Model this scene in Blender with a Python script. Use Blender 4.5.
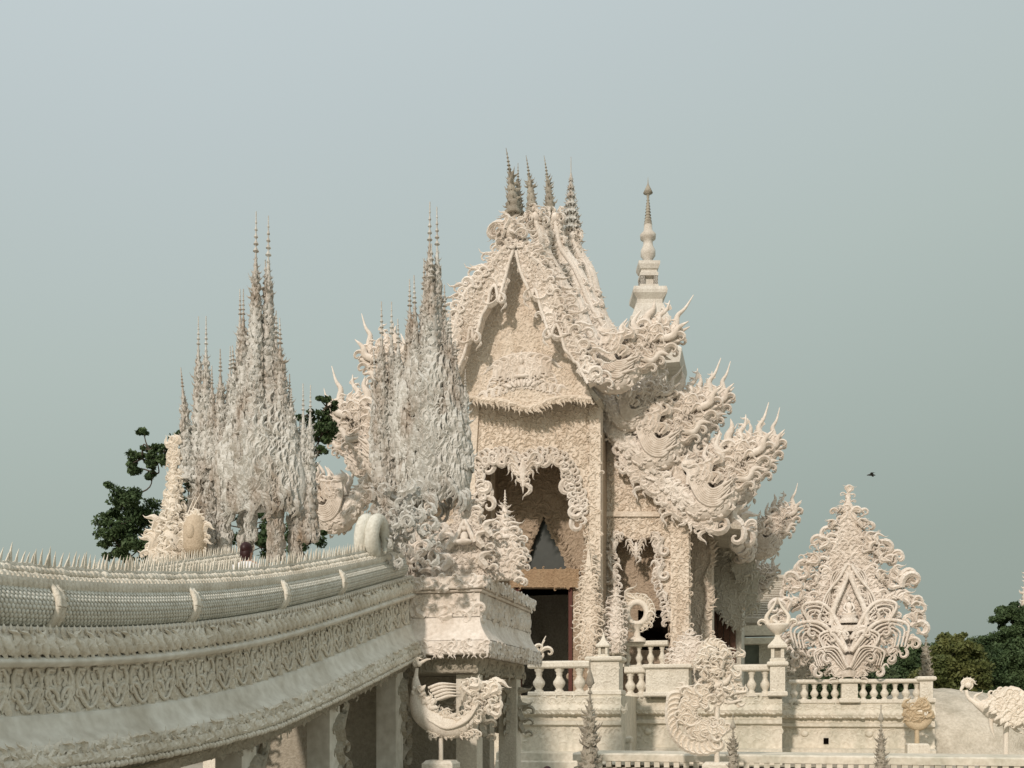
import bpy, math, random
import numpy as np
from mathutils.geometry import tessellate_polygon
from mathutils import Vector
PI = math.pi
C = bpy.context.scene
COL = C.collection
for _o in list(bpy.data.objects):
    bpy.data.objects.remove(_o)

# ---------------------------------------------------------------- camera
HX, HY, FL, CZ = 512.0, 710.0, 1000.0, 1.6      # optical axis, horizon row, focal length in pixels, eye height
cam = bpy.data.cameras.new('camera')
cam.sensor_width = 36.0
cam.lens = 36.0 * FL / 1024.0
cam.shift_y = (HY - 384.0) / 1024.0
cam.clip_start = 0.1
cam.clip_end = 6000.0
cob = bpy.data.objects.new('camera', cam)
cob.location = (0, 0, CZ)
cob.rotation_euler = (PI / 2, 0, 0)
COL.objects.link(cob)
C.camera = cob

# ---------------------------------------------------------------- sky, sun, exposure
SUN_EL, SUN_AZ = math.radians(28), math.radians(204)     # azimuth clockwise from +Y (view direction): behind the camera, to the left
w = bpy.data.worlds.new('World')
C.world = w
w.use_nodes = True
nt = w.node_tree
nt.nodes.clear()
out = nt.nodes.new('ShaderNodeOutputWorld')
bg = nt.nodes.new('ShaderNodeBackground')
sky = nt.nodes.new('ShaderNodeTexSky')
sky.sky_type = 'NISHITA'
sky.sun_disc = False
sky.sun_elevation = SUN_EL
sky.sun_rotation = SUN_AZ
sky.dust_density = 6.0
sky.air_density = 1.5
tc = nt.nodes.new('ShaderNodeTexCoord')
sp = nt.nodes.new('ShaderNodeSeparateXYZ')
nt.links.new(tc.outputs['Generated'], sp.inputs[0])
ad = nt.nodes.new('ShaderNodeMath'); ad.operation = 'MULTIPLY_ADD'      # the haze is a little thinner to the left
no = nt.nodes.new('ShaderNodeTexNoise'); no.inputs['Scale'].default_value = 2.2; no.inputs['Detail'].default_value = 3      # faint unevenness in the haze
nt.links.new(tc.outputs['Generated'], no.inputs['Vector'])
a2 = nt.nodes.new('ShaderNodeMath'); a2.operation = 'MULTIPLY_ADD'; a2.inputs[1].default_value = -0.22
nt.links.new(no.outputs['Fac'], a2.inputs[0]); nt.links.new(sp.outputs['X'], a2.inputs[2])
nt.links.new(a2.outputs[0], ad.inputs[0]); ad.inputs[1].default_value = -0.16
nt.links.new(sp.outputs['Z'], ad.inputs[2])
rp = nt.nodes.new('ShaderNodeValToRGB')
nt.links.new(ad.outputs[0], rp.inputs[0])
def lin(r, g, b):
    f = lambda c: (c / 255 / 12.92) if c / 255 <= 0.04045 else ((c / 255 + 0.055) / 1.055) ** 2.4
    return (f(r), f(g), f(b), 1)
els = rp.color_ramp.elements
els[0].position = 0.0; els[0].color = lin(150, 162, 155)
els[1].position = 1.0; els[1].color = (1.08, 1.10, 1.07, 1)      # the haze is brightest overhead
for p, c in ((0.12, (156, 168, 160)), (0.25, (169, 181, 174)), (0.38, (181, 193, 188)), (0.55, (192, 203, 204)), (0.62, (197, 208, 210))):
    e = els.new(p); e.color = lin(*c)
sc10 = nt.nodes.new('ShaderNodeVectorMath'); sc10.operation = 'SCALE'
sc10.inputs['Scale'].default_value = 10.0          # background strength is 0.1
nt.links.new(rp.outputs['Color'], sc10.inputs[0])
mx = nt.nodes.new('ShaderNodeMix'); mx.data_type = 'RGBA'
mx.inputs['Factor'].default_value = 0.93           # dense smoky haze in front of the clear sky
nt.links.new(sky.outputs['Color'], mx.inputs['A'])
nt.links.new(sc10.outputs[0], mx.inputs['B'])
nt.links.new(mx.outputs['Result'], bg.inputs['Color'])
bg.inputs['Strength'].default_value = 0.1
nt.links.new(bg.outputs[0], out.inputs['Surface'])
sl = bpy.data.lights.new('sun', 'SUN')
sl.energy = 2.4
sl.angle = math.radians(2.5)
sl.color = (1.0, 0.88, 0.78)
so = bpy.data.objects.new('sun', sl)
_d = Vector((math.sin(SUN_AZ) * math.cos(SUN_EL), math.cos(SUN_AZ) * math.cos(SUN_EL), math.sin(SUN_EL)))
so.rotation_euler = _d.to_track_quat('Z', 'Y').to_euler()
so.location = (-20, -30, 40)
COL.objects.link(so)
C.view_settings.view_transform = 'Standard'
C.view_settings.look = 'None'
C.view_settings.exposure = 0.0
C.view_settings.gamma = 1.0
C.view_settings.use_curve_mapping = False
C.render.engine = 'CYCLES'
C.cycles.max_bounces = 6
C.cycles.diffuse_bounces = 3

# ---------------------------------------------------------------- the site frame: v across the temple front, u along its axis (away), z up
TH = math.atan(0.25)
SN, CS = math.sin(TH), math.cos(TH)
F0 = ((535 - 512) / 1000 * 31.0, 31.0)
F0A = F0[0] * SN + F0[1] * CS
def TP(px, py, u):
    dx = (px - HX) / FL
    D = (F0A + u) / (dx * SN + CS)
    return ((dx * D - F0[0]) * CS - (D - F0[1]) * SN, u, CZ + (HY - py) / FL * D)
def WP(px, py, D):
    x = (px - HX) / FL * D - F0[0]; y = D - F0[1]
    return (x * CS - y * SN, x * SN + y * CS, CZ + (HY - py) / FL * D)
def site(p):        # site frame -> world
    return (F0[0] + p[0] * CS + p[1] * SN, F0[1] - p[0] * SN + p[1] * CS, p[2])
def TL(pts, u):     # traced outline -> (v,z) on the vertical plane at u
    return np.array([[TP(x, y, u)[0], TP(x, y, u)[2]] for x, y in pts])

# ---------------------------------------------------------------- mesh kit
class MB:
    def __init__(s):
        s.V = []; s.F = {3: [], 4: []}; s.n = 0; s.sm = {3: [], 4: []}
    def add(s, V, F, smooth=True):
        V = np.asarray(V, float).reshape(-1, 3)
        groups = {3: [], 4: []}
        if isinstance(F, np.ndarray):
            groups[F.shape[1]] = F
        else:
            for f in F:
                if len(f) in (3, 4): groups[len(f)].append(f)
                else:
                    tri = tessellate_polygon([[Vector(V[i]) for i in f]])
                    for t in tri: groups[3].append([f[t[0]], f[t[1]], f[t[2]]])
        for k in (3, 4):
            if len(groups[k]):
                a = np.asarray(groups[k], np.int64).reshape(-1, k) + s.n
                s.F[k].append(a); s.sm[k].append(np.full(len(a), smooth))
        s.V.append(V); s.n += len(V)
        return s
    def arr(s):
        return np.concatenate(s.V)
    def mirrored(s):        # mirrored in v
        m = MB(); m.n = s.n
        m.V = [v * np.array([-1, 1, 1.0]) for v in s.V]
        m.F = {k: [f[:, ::-1] for f in s.F[k]] for k in s.F}
        m.sm = {k: list(s.sm[k]) for k in s.sm}
        return m
    def mesh(s, name, mat, origin=(0, 0, 0)):
        V = s.arr() - np.array(origin)
        me = bpy.data.meshes.new(name)
        idx = []; tot = []; sm = []
        for k in (3, 4):
            for a, b in zip(s.F[k], s.sm[k]):
                idx.append(a.ravel()); tot.append(np.full(len(a), k, np.int32)); sm.append(b)
        idx = np.concatenate(idx).astype(np.int32); tot = np.concatenate(tot); sm = np.concatenate(sm)
        me.vertices.add(len(V)); me.vertices.foreach_set('co', V.astype(np.float32).ravel())
        me.loops.add(len(idx)); me.loops.foreach_set('vertex_index', idx)
        me.polygons.add(len(tot))
        me.polygons.foreach_set('loop_start', (np.cumsum(tot) - tot).astype(np.int32))
        me.polygons.foreach_set('use_smooth', sm.astype(bool))
        me.update(calc_edges=True)
        me.materials.append(mat)
        return me

def tag(o, label=None, cat=None, group=None, kind=None):
    if label: o['label'] = label
    if cat: o['category'] = cat
    if group: o['group'] = group
    if kind: o['kind'] = kind
    return o
def thing(name, label, cat, base, group=None, rz=0.0):
    o = bpy.data.objects.new(name, None)
    COL.objects.link(o)
    o.location = site(base); o.rotation_euler = (0, 0, -TH + rz)
    o.empty_display_size = 0.2
    o['base'] = list(base)
    return tag(o, label, cat, group)
ORG = {}
def part(name, mb, mat, parent, label=None, base=None):
    """mesh built in the site frame, linked as a child of a thing (or of a part)"""
    r = parent
    b = base if base is not None else ORG.get(r.name, tuple(r['base']) if 'base' in r.keys() else (0, 0, 0))
    o = bpy.data.objects.new(name, mb.mesh(name, mat, b))
    COL.objects.link(o); o.parent = parent
    ORG[o.name] = b
    if label: o['label'] = label
    return o
def solo(name, mb, mat, base, label=None, cat=None, group=None, kind=None):
    o = bpy.data.objects.new(name, mb.mesh(name, mat, base))
    COL.objects.link(o)
    o.location = site(base); o.rotation_euler = (0, 0, -TH)
    return tag(o, label, cat, group, kind)
def finish():
    for o in bpy.data.objects:
        if 'base' in o.keys(): del o['base']
def copy_tree(o, parent=None):
    c = o.copy(); COL.objects.link(c)
    if parent is not None: c.parent = parent
    for ch in list(o.children): copy_tree(ch, c)
    return c

def box(mb, v0, v1, u0, u1, z0, z1, smooth=False):
    V = [(v, u, z) for z in (z0, z1) for u in (u0, u1) for v in (v0, v1)]
    mb.add(V, [(0, 2, 3, 1), (4, 5, 7, 6), (0, 1, 5, 4), (1, 3, 7, 5), (3, 2, 6, 7), (2, 0, 4, 6)], smooth)
def bbox(mb, v0, v1, u0, u1, z0, z1, b=0.02):
    """box with chamfered edges"""
    def ring(z, i): return [(v0 + i, u0 + i, z), (v1 - i, u0 + i, z), (v1 - i, u1 - i, z), (v0 + i, u1 - i, z)]
    V = ring(z0, b) + ring(z0 + b, 0) + ring(z1 - b, 0) + ring(z1, b)
    F = [(3, 2, 1, 0), (12, 13, 14, 15)]
    for r in range(3):
        for i in range(4):
            a = r * 4 + i; c = r * 4 + (i + 1) % 4
            F.append((a, c, c + 4, a + 4))
    mb.add(V, F, False)
def plate(mb, outer, holes, u0, u1):
    """prism of a (v,z) polygon with holes between the planes u0 (front) and u1"""
    loops = [outer] + list(holes)
    allp = np.concatenate([np.asarray(l, float) for l in loops])
    tri = tessellate_polygon([[Vector((p[0], p[1], 0)) for p in l] for l in loops])
    n = len(allp)
    Vf = np.c_[allp[:, 0], np.full(n, u0), allp[:, 1]]
    Vb = np.c_[allp[:, 0], np.full(n, u1), allp[:, 1]]
    F = [tuple(t) for t in tri] + [tuple(i + n for i in t[::-1]) for t in tri]
    k = 0
    for l in loops:
        m = len(l)
        for i in range(m):
            a, b = k + i, k + (i + 1) % m
            F.append((a, b, b + n, a + n))
        k += m
    mb.add(np.r_[Vf, Vb], F, False)
def prism_v(mb, prof, v0, v1):
    """(u,z) profile extruded across v"""
    p = np.asarray(prof, float); n = len(p)
    V = np.r_[np.c_[np.full(n, v0), p], np.c_[np.full(n, v1), p]]
    F = [tuple(range(n)), tuple(range(2 * n - 1, n - 1, -1))] + [(i, (i + 1) % n, (i + 1) % n + n, i + n) for i in range(n)]
    mb.add(V, F, False)
def lathe(mb, prof, n=16, c=(0, 0, 0), rot=0.0, smooth=True, sx=1.0, sy=1.0):
    p = np.asarray(prof, float); m = len(p)
    t = np.arange(n) * 2 * PI / n + rot
    V = np.stack([c[0] + sx * p[:, None, 0] * np.cos(t), c[1] + sy * p[:, None, 0] * np.sin(t), c[2] + np.repeat(p[:, 1:2], n, 1)], -1).reshape(-1, 3)
    i = np.arange(m - 1)[:, None] * n; j = np.arange(n)[None]; k = (j + 1) % n
    F = np.stack([i + j, i + k, i + n + k, i + n + j], -1).reshape(-1, 4)
    mb.add(V, F, smooth)
def sphere(mb, c, r, n=12, m=8):
    r = np.broadcast_to(np.asarray(r, float), 3)
    a = np.linspace(-PI / 2, PI / 2, m); prof_r = np.maximum(np.cos(a), 1e-3)
    t = np.arange(n) * 2 * PI / n
    V = np.stack([c[0] + r[0] * prof_r[:, None] * np.cos(t), c[1] + r[1] * prof_r[:, None] * np.sin(t), c[2] + r[2] * np.repeat(np.sin(a)[:, None], n, 1)], -1).reshape(-1, 3)
    i = np.arange(m - 1)[:, None] * n; j = np.arange(n)[None]; k = (j + 1) % n
    mb.add(V, np.stack([i + j, i + k, i + n + k, i + n + j], -1).reshape(-1, 4))
def smooth_path(pts, n):
    """Catmull-Rom through the points"""
    P = np.asarray(pts, float)
    P = np.r_[[2 * P[0] - P[1]], P, [2 * P[-1] - P[-2]]]
    k = len(P) - 3
    t = np.linspace(0, k - 1e-6, n); i = t.astype(int); f = (t - i)[:, None]
    a, b, c, d = P[i], P[i + 1], P[i + 2], P[i + 3]
    return 0.5 * (2 * b + (c - a) * f + (2 * a - 5 * b + 4 * c - d) * f ** 2 + (3 * b - a - 3 * c + d) * f ** 3)
def sweep2(pts, rad, k=6, flat=1.0, y=0.0, rot=None):
    """tube round a curve lying in the x-z plane; flat = depth / width"""
    P = np.asarray(pts, float); n = len(P)
    T = np.gradient(P, axis=0); T /= np.linalg.norm(T, axis=1)[:, None] + 1e-9
    N = np.c_[T[:, 1], -T[:, 0]]
    r = np.broadcast_to(np.asarray(rad, float), n)
    t = np.arange(k) * 2 * PI / k + (PI / k if rot is None else rot)
    X = P[:, None, 0] + r[:, None] * np.cos(t) * N[:, None, 0]
    Z = P[:, None, 1] + r[:, None] * np.cos(t) * N[:, None, 1]
    Y = y + flat * r[:, None] * np.sin(t)
    V = np.stack([X, Y, Z], -1).reshape(-1, 3)
    i = np.arange(n - 1)[:, None] * k; j = np.arange(k)[None]; q = (j + 1) % k
    F = np.stack([i + j, i + q, i + k + q, i + k + j], -1).reshape(-1, 4)
    return V, F
def tube3(mb, pts, rad, k=8, n=None):
    P = smooth_path(pts, n) if n else np.asarray(pts, float)
    m = len(P)
    r = np.interp(np.linspace(0, 1, m), np.linspace(0, 1, len(rad)), rad) if np.ndim(rad) else np.full(m, rad)
    T = np.gradient(P, axis=0); T /= np.linalg.norm(T, axis=1)[:, None] + 1e-9
    up = np.array([0.13, 0.31, 0.94]) if abs(T[0][2]) < 0.9 else np.array([0.9, 0.3, 0.1])
    N = []
    b = np.cross(T[0], up); b /= np.linalg.norm(b)
    for i in range(m):
        b = b - T[i] * (b @ T[i]); b /= np.linalg.norm(b) + 1e-9
        N.append(b)
    N = np.array(N); B = np.cross(T, N)
    t = np.arange(k) * 2 * PI / k
    V = (P[:, None] + r[:, None, None] * (np.cos(t)[None, :, None] * N[:, None] + np.sin(t)[None, :, None] * B[:, None])).reshape(-1, 3)
    i = np.arange(m - 1)[:, None] * k; j = np.arange(k)[None]; q = (j + 1) % k
    F = np.stack([i + j, i + q, i + k + q, i + k + j], -1).reshape(-1, 4)
    mb.add(V, F)
    mb.add(V[:k], [tuple(range(k - 1, -1, -1))], False); mb.add(V[-k:], [tuple(range(k))], False)
def merge(*parts):
    Vs, Fs, n = [], [], 0
    for V, F in parts:
        Vs.append(V); Fs.append(F + n); n += len(V)
    return np.concatenate(Vs), np.concatenate(Fs)
def curl(turn=1.7, n=10, k=5, r0=0.13, p=1.5, flat=1.0, start=PI / 2, size=1.0, off=(0, 0), sgn=1):
    s = np.linspace(0, 1, n)
    th = start - sgn * turn * PI * s ** p
    ds = (1 - 0.72 * s)
    x = np.cumsum(np.cos(th) * ds); z = np.cumsum(np.sin(th) * ds)
    x -= x[0]; z -= z[0]
    L = max(z.max() - min(z.min(), 0), (x.max() - x.min()) * 1.1) + 1e-6
    x, z = x / L * size + off[0], z / L * size + off[1]
    return sweep2(np.c_[x, z], size * r0 * 1.2 * (1.05 - 0.85 * s) * np.minimum(1, 0.6 + 2 * s), k, flat, 0, 0.0 if k == 4 else None)
def flame(n=8, k=5, r0=0.15, bend=0.5, flat=0.8, size=1.0, off=(0, 0), start=PI / 2):
    s = np.linspace(0, 1, n)
    th = start + bend * 2.2 * np.sin(2 * PI * (s * 0.95 + 0.02))
    x = np.cumsum(np.cos(th)); z = np.cumsum(np.sin(th)); x -= x[0]; z -= z[0]
    L = z.max()
    return sweep2(np.c_[x / L * size + off[0], z / L * size + off[1]], size * r0 * np.maximum(0.04, (1 - s) ** 0.8 * (0.55 + 1.3 * s * (1 - s) * 2)), k, flat, 0, 0.0 if k == 4 else None)
KR = merge(flame(10, 4, 0.24, 0.5, 1.0), curl(1.75, 10, 4, 0.19, 1.4, 1.1, size=0.55, off=(-0.10, 0.0), sgn=-1), curl(1.6, 9, 4, 0.19, 1.4, 1.1, size=0.42, off=(0.12, 0.0)))
KRF = merge(flame(11, 4, 0.17, 0.6, 1.2), curl(1.8, 11, 4, 0.13, 1.4, 1.3, size=0.6, off=(-0.12, 0.0), sgn=-1), curl(1.7, 10, 4, 0.13, 1.4, 1.3, size=0.5, off=(0.14, 0.0)))
KRL = merge(flame(7, 4, 0.25, 0.5, 1.0), curl(1.6, 7, 4, 0.2, 1.4, 1.1, size=0.55, off=(-0.1, 0), sgn=-1))
CURL = curl(1.8, 12, 4, 0.19, flat=1.1)
CURLB = merge(curl(2.0, 16, 4, 0.18, 1.25, 1.1), flame(9, 4, 0.2, 0.5, size=0.7, off=(-0.12, 0.1), start=PI / 2 + 0.5))
FLM = flame(9, 4, 0.18, 0.5, 1.0)
FLML = flame(6, 4, 0.18, 0.42, 1.0)
SCURL = merge(curl(1.8, 10, 4, 0.17, size=0.75, off=(0, 0)), curl(1.8, 10, 4, 0.17, size=0.55, off=(0, 0.12), sgn=-1))
def petal(n=5, k=5):
    s = np.linspace(0, 1, n)
    return sweep2(np.c_[0 * s, s], 0.3 * np.sqrt(np.maximum(0.004, 1 - (2 * s - 0.8).clip(-1, 1) ** 2)) * np.array([0.7, 1, 1, 0.8, 0.15])[:n], k, 0.45)
PET = petal()
SPK = sweep2(np.c_[[0, 0.03, 0.10, 0.22], [0, 0.35, 0.7, 1.0]], [0.10, 0.085, 0.05, 0.006], 4)
def feather(n=9):
    s = np.linspace(0, 1, n)
    return sweep2(np.c_[0.16 * np.sin(s * PI * 0.6) * 1.6, s], 0.07 * (0.5 + s) * np.where(s > 0.93, 0.25, 1), 5, 0.8)
FEA = feather()
_sb = MB(); sphere(_sb, (0, 0, 0), 0.5, 6, 5); BEAD = (_sb.V[0], _sb.F[4][0])
def heart():
    a = np.linspace(0.04, 0.96, 14) * 2 * PI
    x = 0.5 * np.sin(a) * (0.75 + 0.25 * np.cos(a)); z = 0.5 + 0.5 * np.cos(a)
    z = z - 0.12 * (np.abs(np.sin(a)) < 0.3) * (np.cos(a) > 0)
    return sweep2(np.c_[x, z], 0.05, 5)
MEDAL = merge(heart(), curl(1.9, 9, 5, 0.13, size=0.42, off=(-0.04, 0.2), sgn=-1), curl(1.9, 9, 5, 0.13, size=0.42, off=(0.04, 0.2)), flame(6, 5, 0.2, 0.2, size=0.35, off=(0, 0.55)))
def ang_to(d):
    d = np.asarray(d, float); return np.arctan2(-d[..., 0], d[..., 1])
FRONT = (np.array([1., 0, 0]), np.array([0, 1., 0]), np.array([0, 0, 1.]))
SIDE = (np.array([0, 1., 0]), np.array([-1., 0, 0]), np.array([0, 0, 1.]))
def orn(mb, T, P, ang=0.0, s=1.0, flip=1, basis=FRONT, depth=1.0, wide=1.0, smooth=None):
    P = np.asarray(P, float).reshape(-1, 3); n = len(P)
    if not n: return
    a = np.broadcast_to(np.asarray(ang, float), n)[:, None]; s = np.broadcast_to(np.asarray(s, float), n)[:, None]
    f = np.broadcast_to(np.asarray(flip, float), n)[:, None]
    ex, ey, ez = [b if b.ndim == 2 else b[None] for b in basis]
    X = f * (np.cos(a) * ex + np.sin(a) * ez) * s * wide
    Z = (-np.sin(a) * ex + np.cos(a) * ez) * s
    Y = ey * s * depth
    tV, tF = T
    V = P[:, None] + tV[None, :, 0:1] * X[:, None] + tV[None, :, 1:2] * Y[:, None] + tV[None, :, 2:3] * Z[:, None]
    F = (tF[None] + (np.arange(n) * len(tV))[:, None, None]).reshape(-1, tF.shape[1])
    if smooth is None: smooth = T is BEAD or T is PET or T is FEA or T is MEDAL
    mb.add(V.reshape(-1, 3), F, smooth)
def radial(phi):
    phi = np.asarray(phi, float); z = 0 * phi
    return (np.c_[np.cos(phi), np.sin(phi), z], np.c_[-np.sin(phi), np.cos(phi), z], np.c_[z, z, z + 1])
def inside(P, poly):
    poly = np.asarray(poly, float); x, y = P[:, 0], P[:, 1]
    r = np.zeros(len(P), bool)
    for (x0, y0), (x1, y1) in zip(poly, np.roll(poly, -1, 0)):
        c = ((y0 > y) != (y1 > y)) & (x < (x1 - x0) * (y - y0) / (y1 - y0 + 1e-12) + x0)
        r ^= c
    return r
def hexpts(poly, step, rng, jit=0.25, holes=()):
    poly = np.asarray(poly); lo, hi = poly.min(0), poly.max(0)
    ys = np.arange(lo[1], hi[1], step * 0.87); G = []
    for i, y in enumerate(ys):
        xs = np.arange(lo[0] + (i % 2) * step / 2, hi[0], step); G.append(np.c_[xs, np.full(len(xs), y)])
    G = np.concatenate(G); G = G + rng.uniform(-jit, jit, G.shape) * step
    m = inside(G, poly)
    for h in holes: m &= ~inside(G, h)
    return G[m]
def panel(mb, poly, u, step, seed, holes=(), T=(KRL, CURL, SCURL), size=1.25, depth=0.55, spread=1.2, aim=None):
    """carved relief: scroll work half sunk into the plane u"""
    rng = np.random.default_rng(seed)
    G = hexpts(poly, step, rng, 0.3, holes)
    which = rng.integers(0, len(T), len(G))
    for k, t in enumerate(T):
        g = G[which == k]; n = len(g)
        if not n: continue
        a = rng.normal(0, spread, n)
        if aim is not None: a = aim(g) + rng.normal(0, 0.45, n)
        s = step * size * rng.uniform(0.75, 1.25, n)
        P = np.c_[g[:, 0] + np.sin(a) * s * 0.4, np.full(n, u - 0.005), g[:, 1] - np.cos(a) * s * 0.4]
        orn(mb, t, P, a, s, rng.choice([-1, 1], n), FRONT, depth)
def resample(path, step):
    P = np.asarray(path, float); d = np.r_[0, np.cumsum(np.linalg.norm(np.diff(P, axis=0), axis=1))]
    n = max(2, int(round(d[-1] / step)) + 1); t = np.linspace(0, d[-1], n)
    return np.stack([np.interp(t, d, P[:, i]) for i in range(P.shape[1])], 1)
def edge(mb, path, u, step, size, side, seed, lean=0.5, T=KR, depth=0.8, jit=0.3, along=0.0):
    """row of flame leaves on a (v,z) path; side = +1 to the left of travel, -1 to the right"""
    rng = np.random.default_rng(seed)
    P = resample(path, step); t = np.gradient(P, axis=0); t /= np.linalg.norm(t, axis=1)[:, None] + 1e-9
    nrm = np.c_[-t[:, 1], t[:, 0]] * side
    d = nrm + lean * t
    n = len(P)
    a = ang_to(d) + rng.normal(0, 0.12, n)
    s = size * rng.uniform(1 - jit, 1 + jit, n)
    uu = np.broadcast_to(np.asarray(u, float), n) + rng.uniform(-0.03, 0.03, n)
    fl = 1.0 if side * (1 if lean >= 0 else -1) < 0 else -1.0
    orn(mb, T, np.c_[P[:, 0], uu, P[:, 1]], a, s, fl, FRONT, depth)
def beam(mb, path, u, rad, flat=0.6, k=8, n=None):
    """thick curved member in the plane u along a (v,z) path"""
    P = smooth_path(path, n or 4 * len(path))
    r = np.interp(np.linspace(0, 1, len(P)), np.linspace(0, 1, len(rad)), rad) if np.ndim(rad) else np.full(len(P), rad)
    V, F = sweep2(P, r, k, flat, u)
    mb.add(V, F)
def fill_flames(mb, half, cx, u, step, seed, thick=0.2, size=1.3, cz0=None):
    """free-standing flame screen, symmetric about v=cx. half: rows (z, half width)"""
    rng = np.random.default_rng(seed)
    H = np.asarray(half, float)
    outl = np.r_[np.c_[cx + H[:, 1] * 0.66, H[:, 0]], np.c_[cx - H[::-1, 1] * 0.66, H[::-1, 0]]]
    plate(mb, outl, [], u - thick * 0.25, u + thick * 0.25)
    G = hexpts(np.r_[np.c_[cx + H[:, 1] * 0.9, H[:, 0]], np.c_[np.full(len(H), cx), H[::-1, 0]]], step, rng, 0.2)
    n = len(G)
    dx = G[:, 0] - cx; wmax = np.interp(G[:, 1], np.sort(H[:, 0]), H[np.argsort(H[:, 0]), 1]) + 1e-6
    keep = (dx / wmax < .68) | (rng.random(n) < .45); G, dx, wmax = G[keep], dx[keep], wmax[keep]; n = len(G)
    a = -np.clip(dx / wmax, 0, 1) * rng.uniform(0.4, 1.3, n)
    s = step * size * rng.uniform(0.8, 1.4, n)
    for sg in (1, -1):
        for sd in (-1, 1):
            P = np.c_[cx + sg * dx - sg * 0.0, np.full(n, u + sd * thick * 0.3), G[:, 1] - s * 0.35]
            for t, m in ((KRF, rng.random(n) < 0.6), (CURL, None)):
                mm = m if m is not None else ~mlast
                mlast = mm
                orn(mb, t, P[mm], sg * a[mm], s[mm], sg, FRONT, 0.8)
    for sg in (1, -1):
        path = np.c_[cx + sg * H[:, 1] * 0.85, H[:, 0]]
        Hw = H[H[:, 1] > step * 1.6]
        if len(Hw) > 3: edge(mb, np.c_[cx + sg * Hw[:, 1] * .74, Hw[:, 0]], u - thick * .2, step * 2.0, step * 2.7, -sg if H[0, 0] < H[-1, 0] else sg, seed + 8, 1.3 if H[0, 0] < H[-1, 0] else -1.3, KRF, jit=.35)
        edge(mb, path, u, step * 1.3, step * 1.7, -sg if H[0, 0] < H[-1, 0] else sg, seed + 5, 0.9 if H[0, 0] < H[-1, 0] else -0.9, KRF)
def spire(mb, base, h, r, tiers, seed, k=6, lean=(0, 0), needle=0.3, core=0.45):
    """slender pinnacle of stacked rings of flame leaves ending in a beaded needle"""
    rng = np.random.default_rng(seed)
    b = np.array(base, float)
    hb = h * (1 - needle)
    def c(t): return b + np.array([lean[0] * t ** 1.5, lean[1] * t ** 1.5, h * t])
    tt = np.linspace(0, 1, 3 * tiers + 10)
    rr = np.array([(r * core * (1 - t / (1 - needle)) ** 0.8 * (1 + 0.25 * math.sin(t * tiers * 9)) if t < 1 - needle else 0) + 0.10 * r * (1 - t) + 0.009 for t in tt])
    tube3(mb, np.array([c(t) for t in tt]), rr, 7)
    for i in range(tiers):
        q = i / tiers; t = q * (1 - needle)
        R = r * (1 - q) ** 0.8
        phi = np.arange(k) * 2 * PI / k + i * PI / k + rng.uniform(0, .3)
        s = np.minimum((hb / tiers) * rng.uniform(1.2, 1.9), 3.2 * R + .03) * rng.uniform(.75, 1.25, k)
        P = c(t) + np.c_[np.cos(phi), np.sin(phi), 0 * phi] * R * 0.5
        orn(mb, KRL, P, -0.2 - 0.3 * rng.random(k), s, 1, radial(phi), 0.7, wide=min(1.0, max(0.35, R / s.mean() * 1.6)))
    for i in range(5):
        t = 1 - needle + needle * (i + 0.2) / 6; q = r * 0.23 * (1 - i / 6.5); hh = h * needle / 6
        lathe(mb, [(q * .3, 0), (q, hh * .22), (q * .75, hh * .34), (q * .25, hh * .8)], 6, c(t), smooth=False)

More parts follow.
